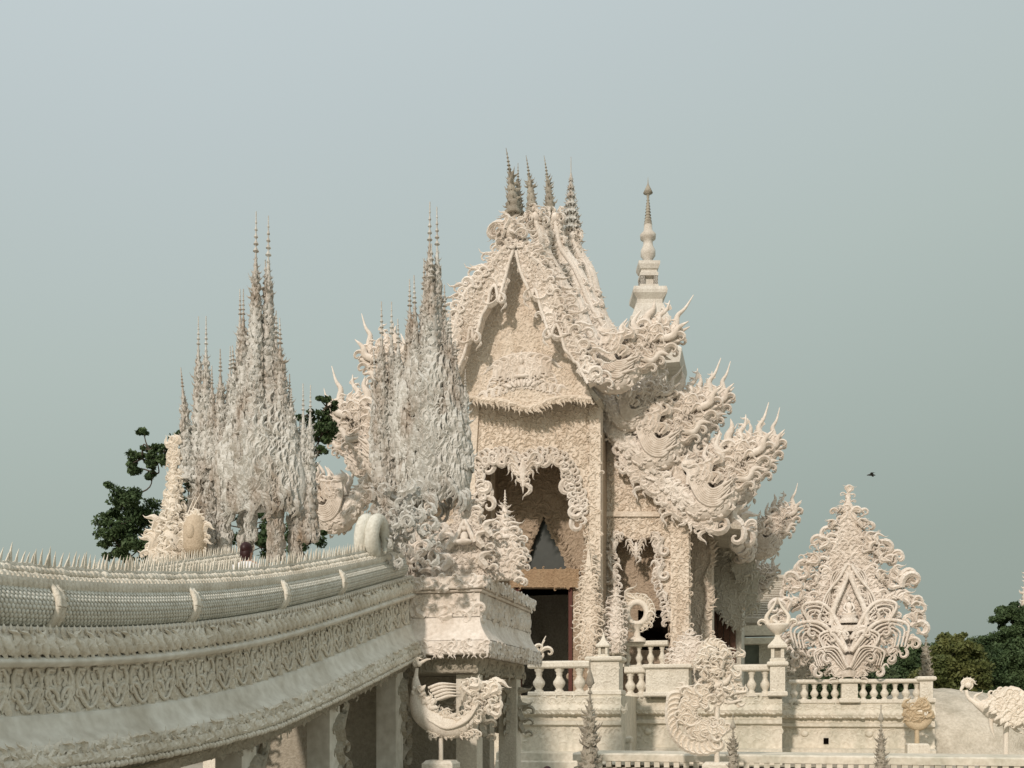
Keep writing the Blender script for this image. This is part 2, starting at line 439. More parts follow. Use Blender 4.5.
# ---------------------------------------------------------------- materials
def stucco(name, base, dark, stain=0.35, scale=1.0, bump=0.5, rough=0.75, streak=True, spec=0.3, grain=14.0, lo=None):
    m = bpy.data.materials.new(name); m.use_nodes = True
    n = m.node_tree; N = n.nodes; L = n.links
    b = N['Principled BSDF']; b.inputs['Roughness'].default_value = rough
    b.inputs['Specular IOR Level'].default_value = spec
    tc = N.new('ShaderNodeTexCoord')
    mp = N.new('ShaderNodeMapping'); mp.inputs['Scale'].default_value = (scale, scale, scale * (0.35 if streak else 1))
    L.new(tc.outputs['Object'], mp.inputs[0])
    n1 = N.new('ShaderNodeTexNoise'); n1.inputs['Scale'].default_value = 1.7; n1.inputs['Detail'].default_value = 8; n1.inputs['Roughness'].default_value = 0.65
    L.new(mp.outputs[0], n1.inputs['Vector'])
    n2 = N.new('ShaderNodeTexNoise'); n2.inputs['Scale'].default_value = grain * scale; n2.inputs['Detail'].default_value = 5
    L.new(tc.outputs['Object'], n2.inputs['Vector'])
    r1 = N.new('ShaderNodeValToRGB'); r1.color_ramp.elements[0].position = 0.42 if lo is None else lo; r1.color_ramp.elements[1].position = 0.72
    r1.color_ramp.elements[0].color = (0, 0, 0, 1); r1.color_ramp.elements[1].color = (stain, stain, stain, 1)
    L.new(n1.outputs['Fac'], r1.inputs[0])
    m1 = N.new('ShaderNodeMix'); m1.data_type = 'RGBA'
    m1.inputs['A'].default_value = (*base, 1); m1.inputs['B'].default_value = (*dark, 1)
    L.new(r1.outputs[0], m1.inputs['Factor'])
    m2 = N.new('ShaderNodeMix'); m2.data_type = 'RGBA'; m2.blend_type = 'MULTIPLY'; m2.inputs['Factor'].default_value = 0.55
    r2 = N.new('ShaderNodeValToRGB'); r2.color_ramp.elements[0].position = 0.3; r2.color_ramp.elements[1].position = 0.65
    r2.color_ramp.elements[0].color = (0.62, 0.59, 0.54, 1); r2.color_ramp.elements[1].color = (1, 1, 1, 1)
    L.new(n2.outputs['Fac'], r2.inputs[0])
    L.new(m1.outputs['Result'], m2.inputs['A']); L.new(r2.outputs[0], m2.inputs['B'])
    L.new(m2.outputs['Result'], b.inputs['Base Color'])
    if bump:
        bp = N.new('ShaderNodeBump'); bp.inputs['Strength'].default_value = bump; bp.inputs['Distance'].default_value = 0.04
        vo = N.new('ShaderNodeTexVoronoi'); vo.inputs['Scale'].default_value = grain * scale * 1.5
        L.new(tc.outputs['Object'], vo.inputs['Vector'])
        ma = N.new('ShaderNodeMath'); ma.operation = 'ADD'
        L.new(vo.outputs['Distance'], ma.inputs[0]); L.new(n2.outputs['Fac'], ma.inputs[1])
        L.new(ma.outputs[0], bp.inputs['Height']); L.new(bp.outputs[0], b.inputs['Normal'])
    return m
def plain(name, col, rough=0.6, spec=0.3, var=0.25, scale=6.0, metal=0.0):
    m = bpy.data.materials.new(name); m.use_nodes = True
    n = m.node_tree; N = n.nodes; L = n.links
    b = N['Principled BSDF']; b.inputs['Roughness'].default_value = rough; b.inputs['Specular IOR Level'].default_value = spec; b.inputs['Metallic'].default_value = metal
    tc = N.new('ShaderNodeTexCoord'); no = N.new('ShaderNodeTexNoise'); no.inputs['Scale'].default_value = scale; no.inputs['Detail'].default_value = 6
    L.new(tc.outputs['Object'], no.inputs['Vector'])
    mx = N.new('ShaderNodeMix'); mx.data_type = 'RGBA'
    mx.inputs['A'].default_value = (*[c * (1 - var) for c in col], 1); mx.inputs['B'].default_value = (*[min(1, c * (1 + var)) for c in col], 1)
    L.new(no.outputs['Fac'], mx.inputs['Factor']); L.new(mx.outputs['Result'], b.inputs['Base Color'])
    return m
M_WALL = stucco('carved_plaster', (0.82, 0.725, 0.615), (0.54, 0.42, 0.30), 0.6, 0.9, 0.35)
M_ORN = stucco('white_plaster_ornament', (0.87, 0.80, 0.725), (0.56, 0.46, 0.36), 0.75, 1.0, 0.25)
M_IN = stucco('shaded_porch_plaster', (0.50, 0.40, 0.30), (0.34, 0.26, 0.18), 0.7, 0.9, 0.5)  # darker copy of the wall plaster; the porch shade is in its colour
M_COOL = stucco('grey_white_plaster', (0.62, 0.59, 0.51), (0.42, 0.38, 0.30), 0.6, 0.9, 0.4)  # greyer copy of the wall plaster, with the temple side's shade mixed in
M_PINN = stucco('mirror_flecked_plaster', (0.62, 0.61, 0.57), (0.28, 0.19, 0.115), 0.95, 1.3, 0.2, 0.45, lo=0.46)
M_BRIDGE = stucco('bridge_plaster', (0.80, 0.75, 0.65), (0.48, 0.42, 0.32), 0.75, 1.2, 0.2, grain=26)
M_SMOOTH = stucco('smooth_bridge_plaster', (0.80, 0.77, 0.69), (0.52, 0.47, 0.38), 0.75, 0.9, 0.05, grain=9)
M_SCALE = stucco('mirror_scale_plaster', (0.74, 0.73, 0.66), (0.52, 0.49, 0.40), 0.6, 1.5, 0.15, 0.5)
M_STAT = stucco('statue_plaster', (0.86, 0.79, 0.69), (0.60, 0.50, 0.38), 0.5, 2.0, 0.15, grain=25)
M_TERR = stucco('terrace_plaster', (0.77, 0.71, 0.60), (0.46, 0.45, 0.36), 0.85, 0.8, 0.12, grain=12)
M_RAIL = stucco('balustrade_plaster', (0.80, 0.75, 0.65), (0.58, 0.52, 0.42), 0.5, 1.1, 0.2, grain=18)
M_ROOF = stucco('pale_roof_tile', (0.55, 0.50, 0.42), (0.33, 0.29, 0.24), 0.6, 1.0, 0.5)
M_TOWER = stucco('tower_plaster', (0.76, 0.72, 0.65), (0.42, 0.36, 0.30), 0.6, 1.0, 0.2)
M_LINTEL = stucco('ochre_lintel', (0.46, 0.33, 0.21), (0.30, 0.18, 0.10), 0.6, 1.0, 0.6)
M_DARK = plain('dark_interior', (0.005, 0.004, 0.003), 1.0, 0.0)  # near-black, so door and window openings get their darkness from colour
M_GLASS = plain('smoky_glass', (0.05, 0.055, 0.05), 0.25, 0.5)
M_RED = plain('dark_red_timber', (0.10, 0.03, 0.02), 0.6)
M_BROWN = plain('brown_shutter', (0.11, 0.055, 0.035), 0.65, var=0.5, scale=9)
M_GOLD = stucco('ochre_gilt_plaster', (0.62, 0.50, 0.34), (0.42, 0.32, 0.20), 0.5, 2.0, 0.3)
M_DIRTY = stucco('weathered_finial_plaster', (0.50, 0.46, 0.38), (0.22, 0.18, 0.14), 0.9, 2.0, 0.5, grain=25)
M_DIM = stucco('shade_dimmed_plaster', (0.46, 0.42, 0.34), (0.30, 0.26, 0.20), 0.6, 1.2, 0.4)  # dimmed copy of the bridge plaster; shade below things is put into its colour
M_SKIN = plain('skin', (0.45, 0.27, 0.19), 0.5, var=0.08)
M_HAIR = plain('dark_hair', (0.030, 0.008, 0.008), 0.45, var=0.4, scale=40)
M_SHIRT = plain('white_striped_shirt', (0.75, 0.76, 0.78), 0.8, var=0.08)
M_CLOTH = plain('dark_trousers', (0.03, 0.035, 0.05), 0.8)
M_BIRD = plain('dark_bird', (0.05, 0.05, 0.045), 0.7)
M_GROUND = stucco('pale_courtyard', (0.42, 0.38, 0.31), (0.25, 0.22, 0.17), 0.6, 0.3, 0.2, streak=False)
M_ROCK = stucco('pale_mound', (0.66, 0.60, 0.50), (0.40, 0.36, 0.28), 0.9, 0.9, 0.5, streak=False)
M_BARK = plain('bark', (0.10, 0.08, 0.06), 0.9, var=0.4, scale=12)
def leafmat(name, a, b):
    m = bpy.data.materials.new(name); m.use_nodes = True
    n = m.node_tree; N = n.nodes; L = n.links
    p = N['Principled BSDF']; p.inputs['Roughness'].default_value = 0.6; p.inputs['Specular IOR Level'].default_value = 0.2
    tc = N.new('ShaderNodeTexCoord'); no = N.new('ShaderNodeTexNoise'); no.inputs['Scale'].default_value = 0.9; no.inputs['Detail'].default_value = 4
    L.new(tc.outputs['Object'], no.inputs['Vector'])
    rr = N.new('ShaderNodeValToRGB'); rr.color_ramp.elements[0].position = 0.35; rr.color_ramp.elements[1].position = 0.65
    rr.color_ramp.elements[0].color = (*a, 1); rr.color_ramp.elements[1].color = (*b, 1)
    L.new(no.outputs['Fac'], rr.inputs[0]); L.new(rr.outputs[0], p.inputs['Base Color'])
    return m
M_LEAF = leafmat('dark_green_leaves', (0.042, 0.072, 0.030), (0.08, 0.12, 0.05))
M_LEAF2 = leafmat('mid_green_leaves', (0.055, 0.085, 0.045), (0.095, 0.13, 0.06))
M_LEAF3 = leafmat('yellow_green_leaves', (0.075, 0.095, 0.03), (0.14, 0.15, 0.05))

# ---------------------------------------------------------------- ground
g = MB()
gn = 60
xs = np.concatenate([-np.geomspace(3000, 40, 14), np.linspace(-36, 36, 19), np.geomspace(40, 3000, 14)])
V = np.array([(x, y + 20, 0.0) for y in xs for x in xs]); k = len(xs)
i = np.arange(k - 1)[:, None] * k; j = np.arange(k - 1)[None]
g.add(V, np.stack([i + j, i + j + 1, i + k + j + 1, i + k + j], -1).reshape(-1, 4))
go = bpy.data.objects.new('ground', g.mesh('ground', M_GROUND)); COL.objects.link(go); tag(go, kind='structure')

# ---------------------------------------------------------------- the temple
temple = thing('temple', 'tall ornate white temple hall with a carved gable, stacked bargeboards and swan finials', 'temple', (0, 0, 0))

# front porch wall with its scalloped opening
UF = 0.0
wall_out = TL([(470, 402), (588, 402), (601, 402), (601, 712), (470, 712)], UF)
open_px = [(482, 712), (482, 560), (480, 500), (477, 475), (485, 460), (500, 455), (512, 458), (522, 465), (532, 458), (548, 455), (563, 458), (572, 474), (576, 492), (583, 515), (587, 540), (588, 712)]
hole = TL(open_px, UF)
mb = MB(); plate(mb, wall_out, [hole], 0, 0.4)
pil = TL([(590, 406), (601, 406), (601, 700), (590, 700)], UF)
plate(mb, pil, [], -0.10, 0.05)
pil2 = TL([(470, 406), (480, 406), (476, 470), (478, 700), (470, 700)], UF)
plate(mb, pil2, [], -0.10, 0.05)
panel(mb, TL([(472, 408), (599, 408), (599, 452), (472, 452)], UF), UF, 0.15, 1, [hole], depth=1.2, size=1.25)
panel(mb, TL([(575, 452), (590, 452), (590, 650), (588, 650), (586, 540)], UF), UF, 0.15, 2, depth=1.2)
panel(mb, TL([(590, 406), (600, 406), (600, 690), (590, 690)], UF), UF - .1, 0.15, 3, depth=1.1, size=1.1)
part('porch_wall', mb, M_WALL, temple)
mb = MB()
for lo_, hi_, ln_ in ((2, 9, 1), (8, 14, -1)):
    edge(mb, hole[lo_:hi_], UF - 0.06, 0.3, 0.36, -1, 4 + lo_, 0.5 * ln_, CURLB, jit=.5); edge(mb, hole[lo_:hi_], UF - 0.16, 0.3, 0.3, -1, 24 + lo_, -0.7 * ln_, CURLB, jit=.5); edge(mb, hole[lo_:hi_], UF - 0.1, 0.2, 0.30, -1, 14 + lo_, -0.4 * ln_, KR, jit=.5)
    edge(mb, hole[lo_:hi_], UF - 0.14, 0.13, 0.22, -1, 5 + lo_, 0.9 * ln_, CURL)
    edge(mb, hole[lo_:hi_], UF - 0.02, 0.17, 0.30, -1, 6 + lo_, 0.3 * ln_, KRF)
edge(mb, hole[3:14], UF - 0.08, 0.14, 0.24, 1, 8, 0.6, CURL)
part('arch_fringe', mb, M_ORN, temple)
# hanging pendant of the main arch
def pendant(px, py, h, u, seed):
    mb = MB(); v, _, z = TP(px, py, u)
    s = h * 0.031
    lathe(mb, [(0.001, -s), (0.04 * s, -s * .8), (0.11 * s, -s * .45), (0.17 * s, -s * .2), (0.1 * s, 0), (0.04, s * .15)], 8, (v, u, z))
    rng = np.random.default_rng(seed)
    for q in range(4):
        for sg in (-1, 1):
            orn(mb, KRF, [(v + sg * s * (0.04 + .03 * (3 - q)), u - .05, z - s * 0.2 * q)], -sg * (1.75 + .12 * q), s * (0.62 - 0.12 * q), sg)
    orn(mb, FLM, [(v, u, z - .6 * s)], PI, s * .6)
    return mb
part('pendant', pendant(523, 464, 30, -0.16, 1), M_ORN, temple)
# porch interior: side walls, ceiling, back wall with a pointed window over the door
vL, vR = TP(471, 500, 0.0)[0], TP(601, 500, 0.0)[0]
mb = MB()
box(mb, vL, vL + 0.3, 0.4, 2.6, 1.5, 10.0); box(mb, vR - 0.3, vR, 0.4, 2.6, 1.5, 10.2)
box(mb, vL + .3, vR - .3, 0.41, 2.6, TP(520, 440, 0)[2], TP(520, 432, 0)[2])
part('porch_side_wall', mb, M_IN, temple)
UB = 2.2
inner = TL([(440, 430), (606, 430), (606, 715), (440, 715)], UB)
tri_px = [(524, 571), (527, 556), (533, 540), (539, 525), (543, 513), (548, 524), (555, 538), (563, 554), (570, 571)]
door_px = [(517, 715), (517, 588), (572, 588), (572, 715)]
th, dh = TL(tri_px, UB), TL(door_px, UB)
mb = MB(); plate(mb, inner, [th, dh], UB, UB + 0.3)
panel(mb, TL([(480, 440), (590, 440), (590, 565), (480, 565)], UB), UB, 0.24, 11, [TL([(520, 575), (543, 505), (574, 575)], UB)], depth=0.5, size=1.4)
panel(mb, TL([(573, 500), (600, 500), (600, 690), (573, 690)], UB), UB, 0.2, 12, depth=0.5)
edge(mb, th, UB - .05, 0.16, 0.3, 1, 13, 0.6)
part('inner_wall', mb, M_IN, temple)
mb = MB(); lv = TL([(512, 570), (580, 570), (580, 588), (512, 588)], UB)
plate(mb, lv, [], UB - 0.22, UB - 0.003)
panel(mb, lv, UB - 0.22, 0.12, 14, depth=0.4)
part('lintel', mb, M_LINTEL, temple)
mb = MB(); plate(mb, TL([(520, 573), (543, 510), (573, 573)], UB), [], UB + 0.22, UB + 0.26)
part('pointed_window', mb, M_GLASS, temple)
mb = MB()
a, b = TL(door_px, UB)[1], TL(door_px, UB)[2]
box(mb, a[0] - .02, a[0] + .1, UB - .1, UB + .31, 1.8, a[1] - .01); box(mb, b[0] - .1, b[0] + .02, UB - .1, UB + .31, 1.8, b[1] - .01)
part('door_frame', mb, M_RED, temple)
mb = MB()       # hall behind the door, its darkness painted on as near-black
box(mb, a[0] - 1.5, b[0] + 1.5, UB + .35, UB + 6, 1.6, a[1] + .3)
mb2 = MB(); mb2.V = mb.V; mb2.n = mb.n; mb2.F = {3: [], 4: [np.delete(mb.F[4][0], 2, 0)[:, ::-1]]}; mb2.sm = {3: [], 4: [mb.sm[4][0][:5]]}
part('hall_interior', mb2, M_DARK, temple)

# pediment with its lotus relief
UP = -0.7
ped_px = [(516, 250), (526, 268), (540, 296), (556, 330), (572, 360), (588, 388), (592, 400), (572, 398), (550, 401), (528, 409), (505, 402), (480, 400), (462, 396), (452, 388), (462, 362), (474, 335), (490, 300), (505, 268)]
ped = TL(ped_px, UP)
mb = MB(); plate(mb, ped, [], UP, UP + 0.35)
cv, _, cz = TP(522, 372, UP)
panel(mb, ped, UP, 0.16, 21, depth=0.65, size=1.3, spread=0.5)
edge(mb, ped[6:14], UP - 0.08, 0.14, 0.26, 1, 22, 0.4)
tube3(mb, [(p[0], UP - .05, p[1] + .03) for p in ped[6:14]], 0.06, 6, 40)
part('pediment', mb, M_WALL, temple)
mb = MB()
for rr_, nn, ss in ((1.3, 11, 0.62), (0.85, 8, 0.5), (0.45, 5, 0.42)):
    t = np.linspace(-1.25, 1.25, nn)
    orn(mb, KRF, np.c_[cv + rr_ * np.sin(t) * .62, np.full(nn, UP - 0.03 - (1.2 - rr_) * .05), cz - .35 + rr_ * np.cos(t) * .35], -t * .9, ss, np.sign(t + 1e-3), FRONT, 0.6)
for q_ in range(2): orn(mb, PET, np.c_[cv + np.linspace(-.3, .3, 7 - q_), np.full(7 - q_, UP - .04 - .04 * q_), np.full(7 - q_, cz - .46)], -np.linspace(-1.2, 1.2, 7 - q_), 0.34 - .1 * q_, 1, FRONT, .6)
orn(mb, KR, np.c_[cv + np.linspace(-1.1, 1.1, 12), np.full(12, UP - .03), cz - .62 + .1 * np.cos(np.linspace(-3, 3, 12))], -np.linspace(-1.3, 1.3, 12), .36, np.sign(np.linspace(-1, 1, 12)), FRONT, .5)
sphere(mb, (cv, UP - .06, cz + .02), (0.13, 0.08, 0.2)); sphere(mb, (cv, UP - .08, cz + .3), (0.08, 0.07, 0.11))
sphere(mb, (cv, UP - .06, cz - .14), (0.26, 0.08, 0.07))
part('lotus_relief', mb, M_ORN, temple)
# soffit behind the overhanging bargeboards
UG = -1.35

# roofs: folded slabs run back from each gable line
def roof_slab(px, u0, u1, th_=0.16):
    P = TL(px, u0); n = len(P)
    t = np.gradient(P, axis=0); t /= np.linalg.norm(t, axis=1)[:, None]
    nr = np.c_[-t[:, 1], t[:, 0]]
    nr *= np.where(nr[:, 1:] < 0, -1, 1)
    poly = np.r_[P, (P - nr * th_)[::-1]]
    m = MB(); plate(m, poly, [], u0, u1)
    for u in np.arange(u0 + .4, u1, 0.45):      # courses of tile ridges across the slope
        beam(m, P + nr * 0.02, u, 0.05, 1.0, 5, n)
    return m
R1 = [(515, 246), (526, 266), (540, 294), (556, 326), (570, 352), (586, 382), (600, 398)]
L1 = [(515, 246), (506, 262), (490, 294), (476, 322), (463, 350), (452, 384)]
for px in (R1, L1): part('roof', roof_slab(px, UP + .02, 3.5), M_ROOF, temple)
R2 = [(535, 246), (542, 268), (554, 292), (570, 316), (584, 344), (598, 368), (610, 382)]
R3 = [(554, 248), (559, 268), (570, 290), (582, 312), (594, 336), (612, 360)]
R4 = [(568, 260), (575, 278), (584, 298), (591, 322), (601, 346), (622, 368)]
for px, u0, u1 in ((R2, 1.6, 6), (R3, 3.6, 9), (R4, 5.6, 17)):
    part('roof', roof_slab(px, u0, u1), M_ROOF, temple)
    vc = TP(px[0][0], px[0][1], u0)[0]
    ms = roof_slab(px, u0, u1); 
    for a_ in ms.V: a_[:, 0] = 2 * vc - a_[:, 0]
    part('roof', ms, M_ROOF, temple)
T2 = [(584, 384), (600, 398), (618, 424), (640, 448), (664, 466), (688, 474)]
T3 = [(626, 460), (644, 474), (664, 494), (688, 512), (716, 522), (742, 524)]
for px in (T2, T3):
    m = roof_slab(px, 1.15, 15); part('roof', m, M_ROOF, temple); part('roof', m.mirrored(), M_ROOF, temple)

# wing walls right and left of the porch
UW = 1.25
wing = TL([(596, 395), (603, 402), (620, 428), (642, 454), (662, 480), (690, 512), (690, 712), (596, 712)], UW)
wop = TL([(605, 712), (606, 620), (611, 600), (615, 590), (611, 570), (611, 540), (618, 536), (638, 540), (656, 536), (662, 542), (662, 566), (660, 585), (666, 600), (670, 620), (671, 712)], UW)
mb = MB(); plate(mb, wing, [wop], UW, UW + .35)
panel(mb, wing, UW, 0.15, 31, [wop], depth=1.2)
for x0, x1 in ((671, 689),):
    q = TL([(x0, 518), (x1, 518), (x1, 700), (x0, 700)], UW); plate(mb, q, [], UW - .12, UW - .003)
    panel(mb, q, UW - .12, 0.15, 32, depth=1.1)
q = TL([(600, 512), (660, 512), (660, 517), (600, 517)], UW); plate(mb, q, [], UW - .1, UW - .004)
panel(mb, TL([(603, 515), (668, 515), (668, 521), (603, 521)], UW), UW - .02, 0.12, 33)
part('wing_wall', mb, M_WALL, temple); part('wing_wall', mb.mirrored(), M_WALL, temple)
for lo_, hi_, ln_ in ((1, 7, 1), (8, 14, -1)):
    mb = MB()
    edge(mb, wop[lo_:hi_], UW - .05, 0.14, 0.22, -1, 34 + lo_, 0.5 * ln_, CURL); edge(mb, wop[lo_:hi_], UW - .10, 0.2, 0.30, -1, 36 + lo_, 0.8 * ln_, KRF)
    for q_ in ((4, 5) if lo_ == 1 else (9, 10)): orn(mb, CURLB, [(wop[q_][0], UW - .12, wop[q_][1])], (-2.2 if q_ < 7 else 2.2), .45, 1 if q_ < 7 else -1)
    part('wing_arch_fringe', mb, M_ORN, temple)
part('pendant', pendant(636, 545, 17, UW - .05, 2), M_ORN, temple)
UR = 2.1
mb = MB(); wdk = TL([(638, 650), (638, 610), (668, 610), (668, 650)], UR)
plate(mb, TL([(596, 520), (690, 520), (690, 715), (596, 715)], UR), [wdk], UR, UR + .25)
panel(mb, TL([(606, 535), (670, 535), (670, 608), (606, 608)], UR), UR, 0.2, 38, depth=.4)
rv0, rv1 = TP(604, 600, UW)[0], TP(672, 600, UW)[0]
box(mb, rv0 - .2, rv0, UW + .35, UR, 1.6, 7.4); box(mb, rv1, rv1 + .2, UW + .35, UR, 1.6, 7.4)
box(mb, rv0, rv1, UW + .36, UR, 7.25, 7.4)
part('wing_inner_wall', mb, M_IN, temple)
mb = MB(); plate(mb, TL([(634, 655), (634, 606), (672, 606), (672, 655)], UR), [], UR + .2, UR + .24)
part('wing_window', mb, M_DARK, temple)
# stepped back bays towards the rear
mb = MB()
U3 = 3.4
bay = TL([(684, 500), (712, 520), (712, 712), (684, 712)], U3); plate(mb, bay, [], U3, U3 + 1.5)
panel(mb, bay, U3, 0.17, 41, depth=.5)
edge(mb, TL([(708, 540), (711, 560), (703, 580), (708, 600), (701, 625), (700, 660)], U3), U3 - .05, 0.14, 0.32, 1, 42, 0.4)
part('rear_bay_wall', mb, M_WALL, temple); part('rear_bay_wall', mb.mirrored(), M_WALL, temple)
U4 = 6.2
mb = MB()
bb = TL([(690, 500), (742, 510), (750, 540), (742, 600), (740, 712), (690, 712)], U4); plate(mb, bb, [], U4 + .3, U4 + .8)
v0_, v1_ = TP(560, 600, U4)[0], TP(741, 600, U4)[0]
box(mb, -v1_, v1_, U4 + .85, 16, 0, 8.0)
part('hall_wall', mb, M_COOL, temple)
mb = MB()       # grey carved hood stepping down over the shutter
hood = TL([(698, 590), (704, 566), (708, 545), (714, 528), (742, 520), (752, 540), (756, 566), (748, 590), (741, 606), (741, 628), (735, 630), (731, 622), (727, 622), (722, 611), (717, 611), (713, 604), (708, 604), (703, 612)], U4)
plate(mb, hood, [], U4 - .3, U4 + .28)
panel(mb, hood, U4 - .3, 0.2, 43, depth=.45)
edge(mb, hood[8:18], U4 - .3, 0.16, 0.22, 1, 44, 0.2)
part('window_hood', mb, M_COOL, temple)
mb = MB()
for q in range(6):
    x0 = 699 + q * 6.2
    plate(mb, TL([(x0, 612 - (5 if q < 2 else 0)), (x0 + 5.6, 612), (x0 + 5.6, 668), (x0, 668)], U4), [], U4 + .1 + .02 * (q % 2), U4 + .28)
part('shutter', mb, M_BROWN, temple)

# gable tops: bargeboards with flame edges, drip hooks and curled apexes
def bargeboard(px, u, rad, seed, up=1, name='bargeboard', hooks=True, sz=0.42, dens=110):
    P = TL(px, u); mb = MB()
    S = smooth_path(P, 40)
    beam(mb, P, u, rad, 0.55, 8, 40)
    beam(mb, S + [0, .12], u - .16, 0.09, 0.8, 6, 40)
    right = P[-1, 0] > P[0, 0]
    so = 1 if right else -1
    edge(mb, S, u + .05, 0.17, sz, so, seed, -0.5)
    edge(mb, S, u - .12, 0.15, sz * .62, so, seed + 1, -0.3)
    edge(mb, S, u - .14, 0.15, sz * .7, -so, seed + 2, 0.9, T=CURL)
    rng = np.random.default_rng(seed + 9)
    n = dens; idx = rng.integers(0, 40, n)
    t = np.gradient(S, axis=0); an = ang_to(t[idx] * -1)
    off = rng.uniform(-.8, .8, (n, 1)) * np.interp(idx, [0, 39], [rad[0], rad[-1]])[:, None] * np.c_[-t[idx, 1], t[idx, 0]] / np.linalg.norm(t[idx], axis=1)[:, None]
    orn(mb, KRL, np.c_[S[idx, 0] + off[:, 0], np.full(n, u - .18), S[idx, 1] + off[:, 1]], an + rng.normal(0, .6, n), rng.uniform(.2, .42, n), rng.choice([-1, 1], n), FRONT, 0.8)
    if hooks:
        for k_ in (13, 25, 37):
            d = t[k_] / np.linalg.norm(t[k_])
            nrm = np.array([d[1], -d[0]]) * so
            for dd, s_ in ((0.0, 1.0), (-0.22, 0.7), (.2, .55)):
                q = S[k_] + nrm * rad[1] * .7 + d * dd
                orn(mb, CURLB, [(q[0], u - .1, q[1])], ang_to(d * .8 + nrm * .55 + np.array([0, -.3])), 0.62 * s_, -so, FRONT, 1.2)
    return part(name, mb, M_ORN, temple)
BR1 = [(523, 240), (526, 252), (537, 274), (549, 297), (559, 322), (570, 346), (582, 370), (592, 388)]
BL1 = [(511, 241), (509, 254), (502, 272), (488, 294), (478, 318), (466, 343), (459, 366)]
def ZZ(pts): return [(350 + x * .459, 130 + y * .459) for x, y in pts]
OUT_R = ZZ([(372, 246), (400, 272), (420, 300), (440, 338), (456, 378), (470, 418), (488, 448), (504, 478), (520, 508), (534, 548)])
IN_R = ZZ([(520, 556), (506, 530), (498, 512), (490, 508), (482, 494), (470, 482), (464, 458), (453, 428), (444, 440), (440, 454), (432, 436), (426, 416), (418, 394), (411, 366), (403, 350), (398, 370), (389, 346), (380, 328), (371, 302), (364, 268)])
OUT_L = ZZ([(352, 246), (326, 272), (300, 308), (276, 334), (256, 354), (241, 384), (232, 420), (225, 452), (221, 490), (228, 530)])
IN_L = ZZ([(238, 524), (250, 496), (259, 464), (264, 434), (270, 444), (271, 462), (281, 440), (290, 408), (302, 386), (308, 356), (318, 342), (323, 360), (325, 378), (334, 350), (341, 326), (350, 292), (358, 268)])
def gable_board(outer, inner, seed):
    mb = MB(); O, I = TL(outer, UG), TL(inner, UG); poly = np.r_[O, I]
    plate(mb, poly, [], UG - .1, UG + .28)
    sh = .72 * poly + .28 * np.r_[O, smooth_path(O[::-1], len(I))]
    rim = smooth_path(O, 40); right = O[-1, 0] > O[0, 0]; so = 1 if right else -1
    beam(mb, O, UG - .12, [.04, .06, .06, .05], 1, 7, 40); beam(mb, I, UG - .14, .05, 1, 6, 60)
    panel(mb, poly, UG - .1, .17, seed, depth=1.0, size=1.5, T=(KR, CURL, KRF), aim=lambda g: np.full(len(g), -so * .6))
    tn = np.gradient(rim, axis=0); tn /= np.linalg.norm(tn, axis=1)[:, None]; on = np.c_[-tn[:, 1], tn[:, 0]] * so
    edge(mb, rim + on * .03, UG + .05, .30, .62, so, seed + 1, -0.7, T=KRF, jit=.45); edge(mb, rim - on * .06, UG - .12, .19, .40, so, seed + 2, -0.8, T=KR, jit=.4)
    edge(mb, rim - on * .1, UG - .16, .22, .28, so, seed + 3, -1.6, T=CURLB, jit=.4)
    for k_, p in enumerate(I):          # curled drop at each hook tip
        if 0 < k_ < len(I) - 1 and p[1] < I[k_ - 1][1] and p[1] < I[k_ + 1][1]:
            orn(mb, CURLB, [(p[0], UG - .1, p[1] + .12)], PI + so * .35, .48, -so, FRONT, 1.2)
            orn(mb, CURL, [(p[0] - so * .05, UG - .16, p[1] + .25)], so * 1.9, .3, -so, FRONT, 1.2)
    part('bargeboard', mb, M_ORN, temple)
gable_board(OUT_R, IN_R, 100); gable_board(OUT_L, IN_L, 110)
BR2 = [(534, 222), (541, 240), (545, 258), (555, 276), (563, 292), (575, 304), (583, 326), (600, 354)]
BR3 = [(556, 220), (558, 238), (562, 254), (573, 270), (581, 286), (588, 304), (597, 320), (612, 342)]
BR4 = [(573, 240), (579, 258), (588, 274), (594, 298), (602, 322), (620, 346)]
for q, (px, u) in enumerate(((BR2, 1.4), (BR3, 3.4), (BR4, 5.4))):
    bargeboard(px, u, [.24, .30, .33, .30], 120 + 10 * q, hooks=False, dens=26, sz=.36)
    vc = TP(px[0][0], 0, u)[0]
    lp = []
    for x, y in px:     # mirrored half of the same gable
        v_, _, z_ = TP(x, y, u); v2 = 2 * vc - v_ - 0.4
        p_ = site((v2, u, z_)); lp.append((HX + FL * p_[0] / p_[1], HY - FL * (p_[2] - CZ) / p_[1]))
    bargeboard(lp, u, [.24, .30, .33, .30], 150 + 10 * q, hooks=False, dens=26, sz=.36)
for q, px in enumerate((T2[0:5], T3[0:5])):
    P = px
    o = bargeboard(P, 0.95, [.2, .3, .38, .36], 180 + 10 * q)
    lp = []
    for x, y in P:
        v_, _, z_ = TP(x, y, 0.95)
        p_ = site((-v_, .95, z_)); lp.append((HX + FL * p_[0] / p_[1], HY - FL * (p_[2] - CZ) / p_[1]))
    bargeboard(lp, 0.95, [.2, .3, .38, .36], 200 + 10 * q)
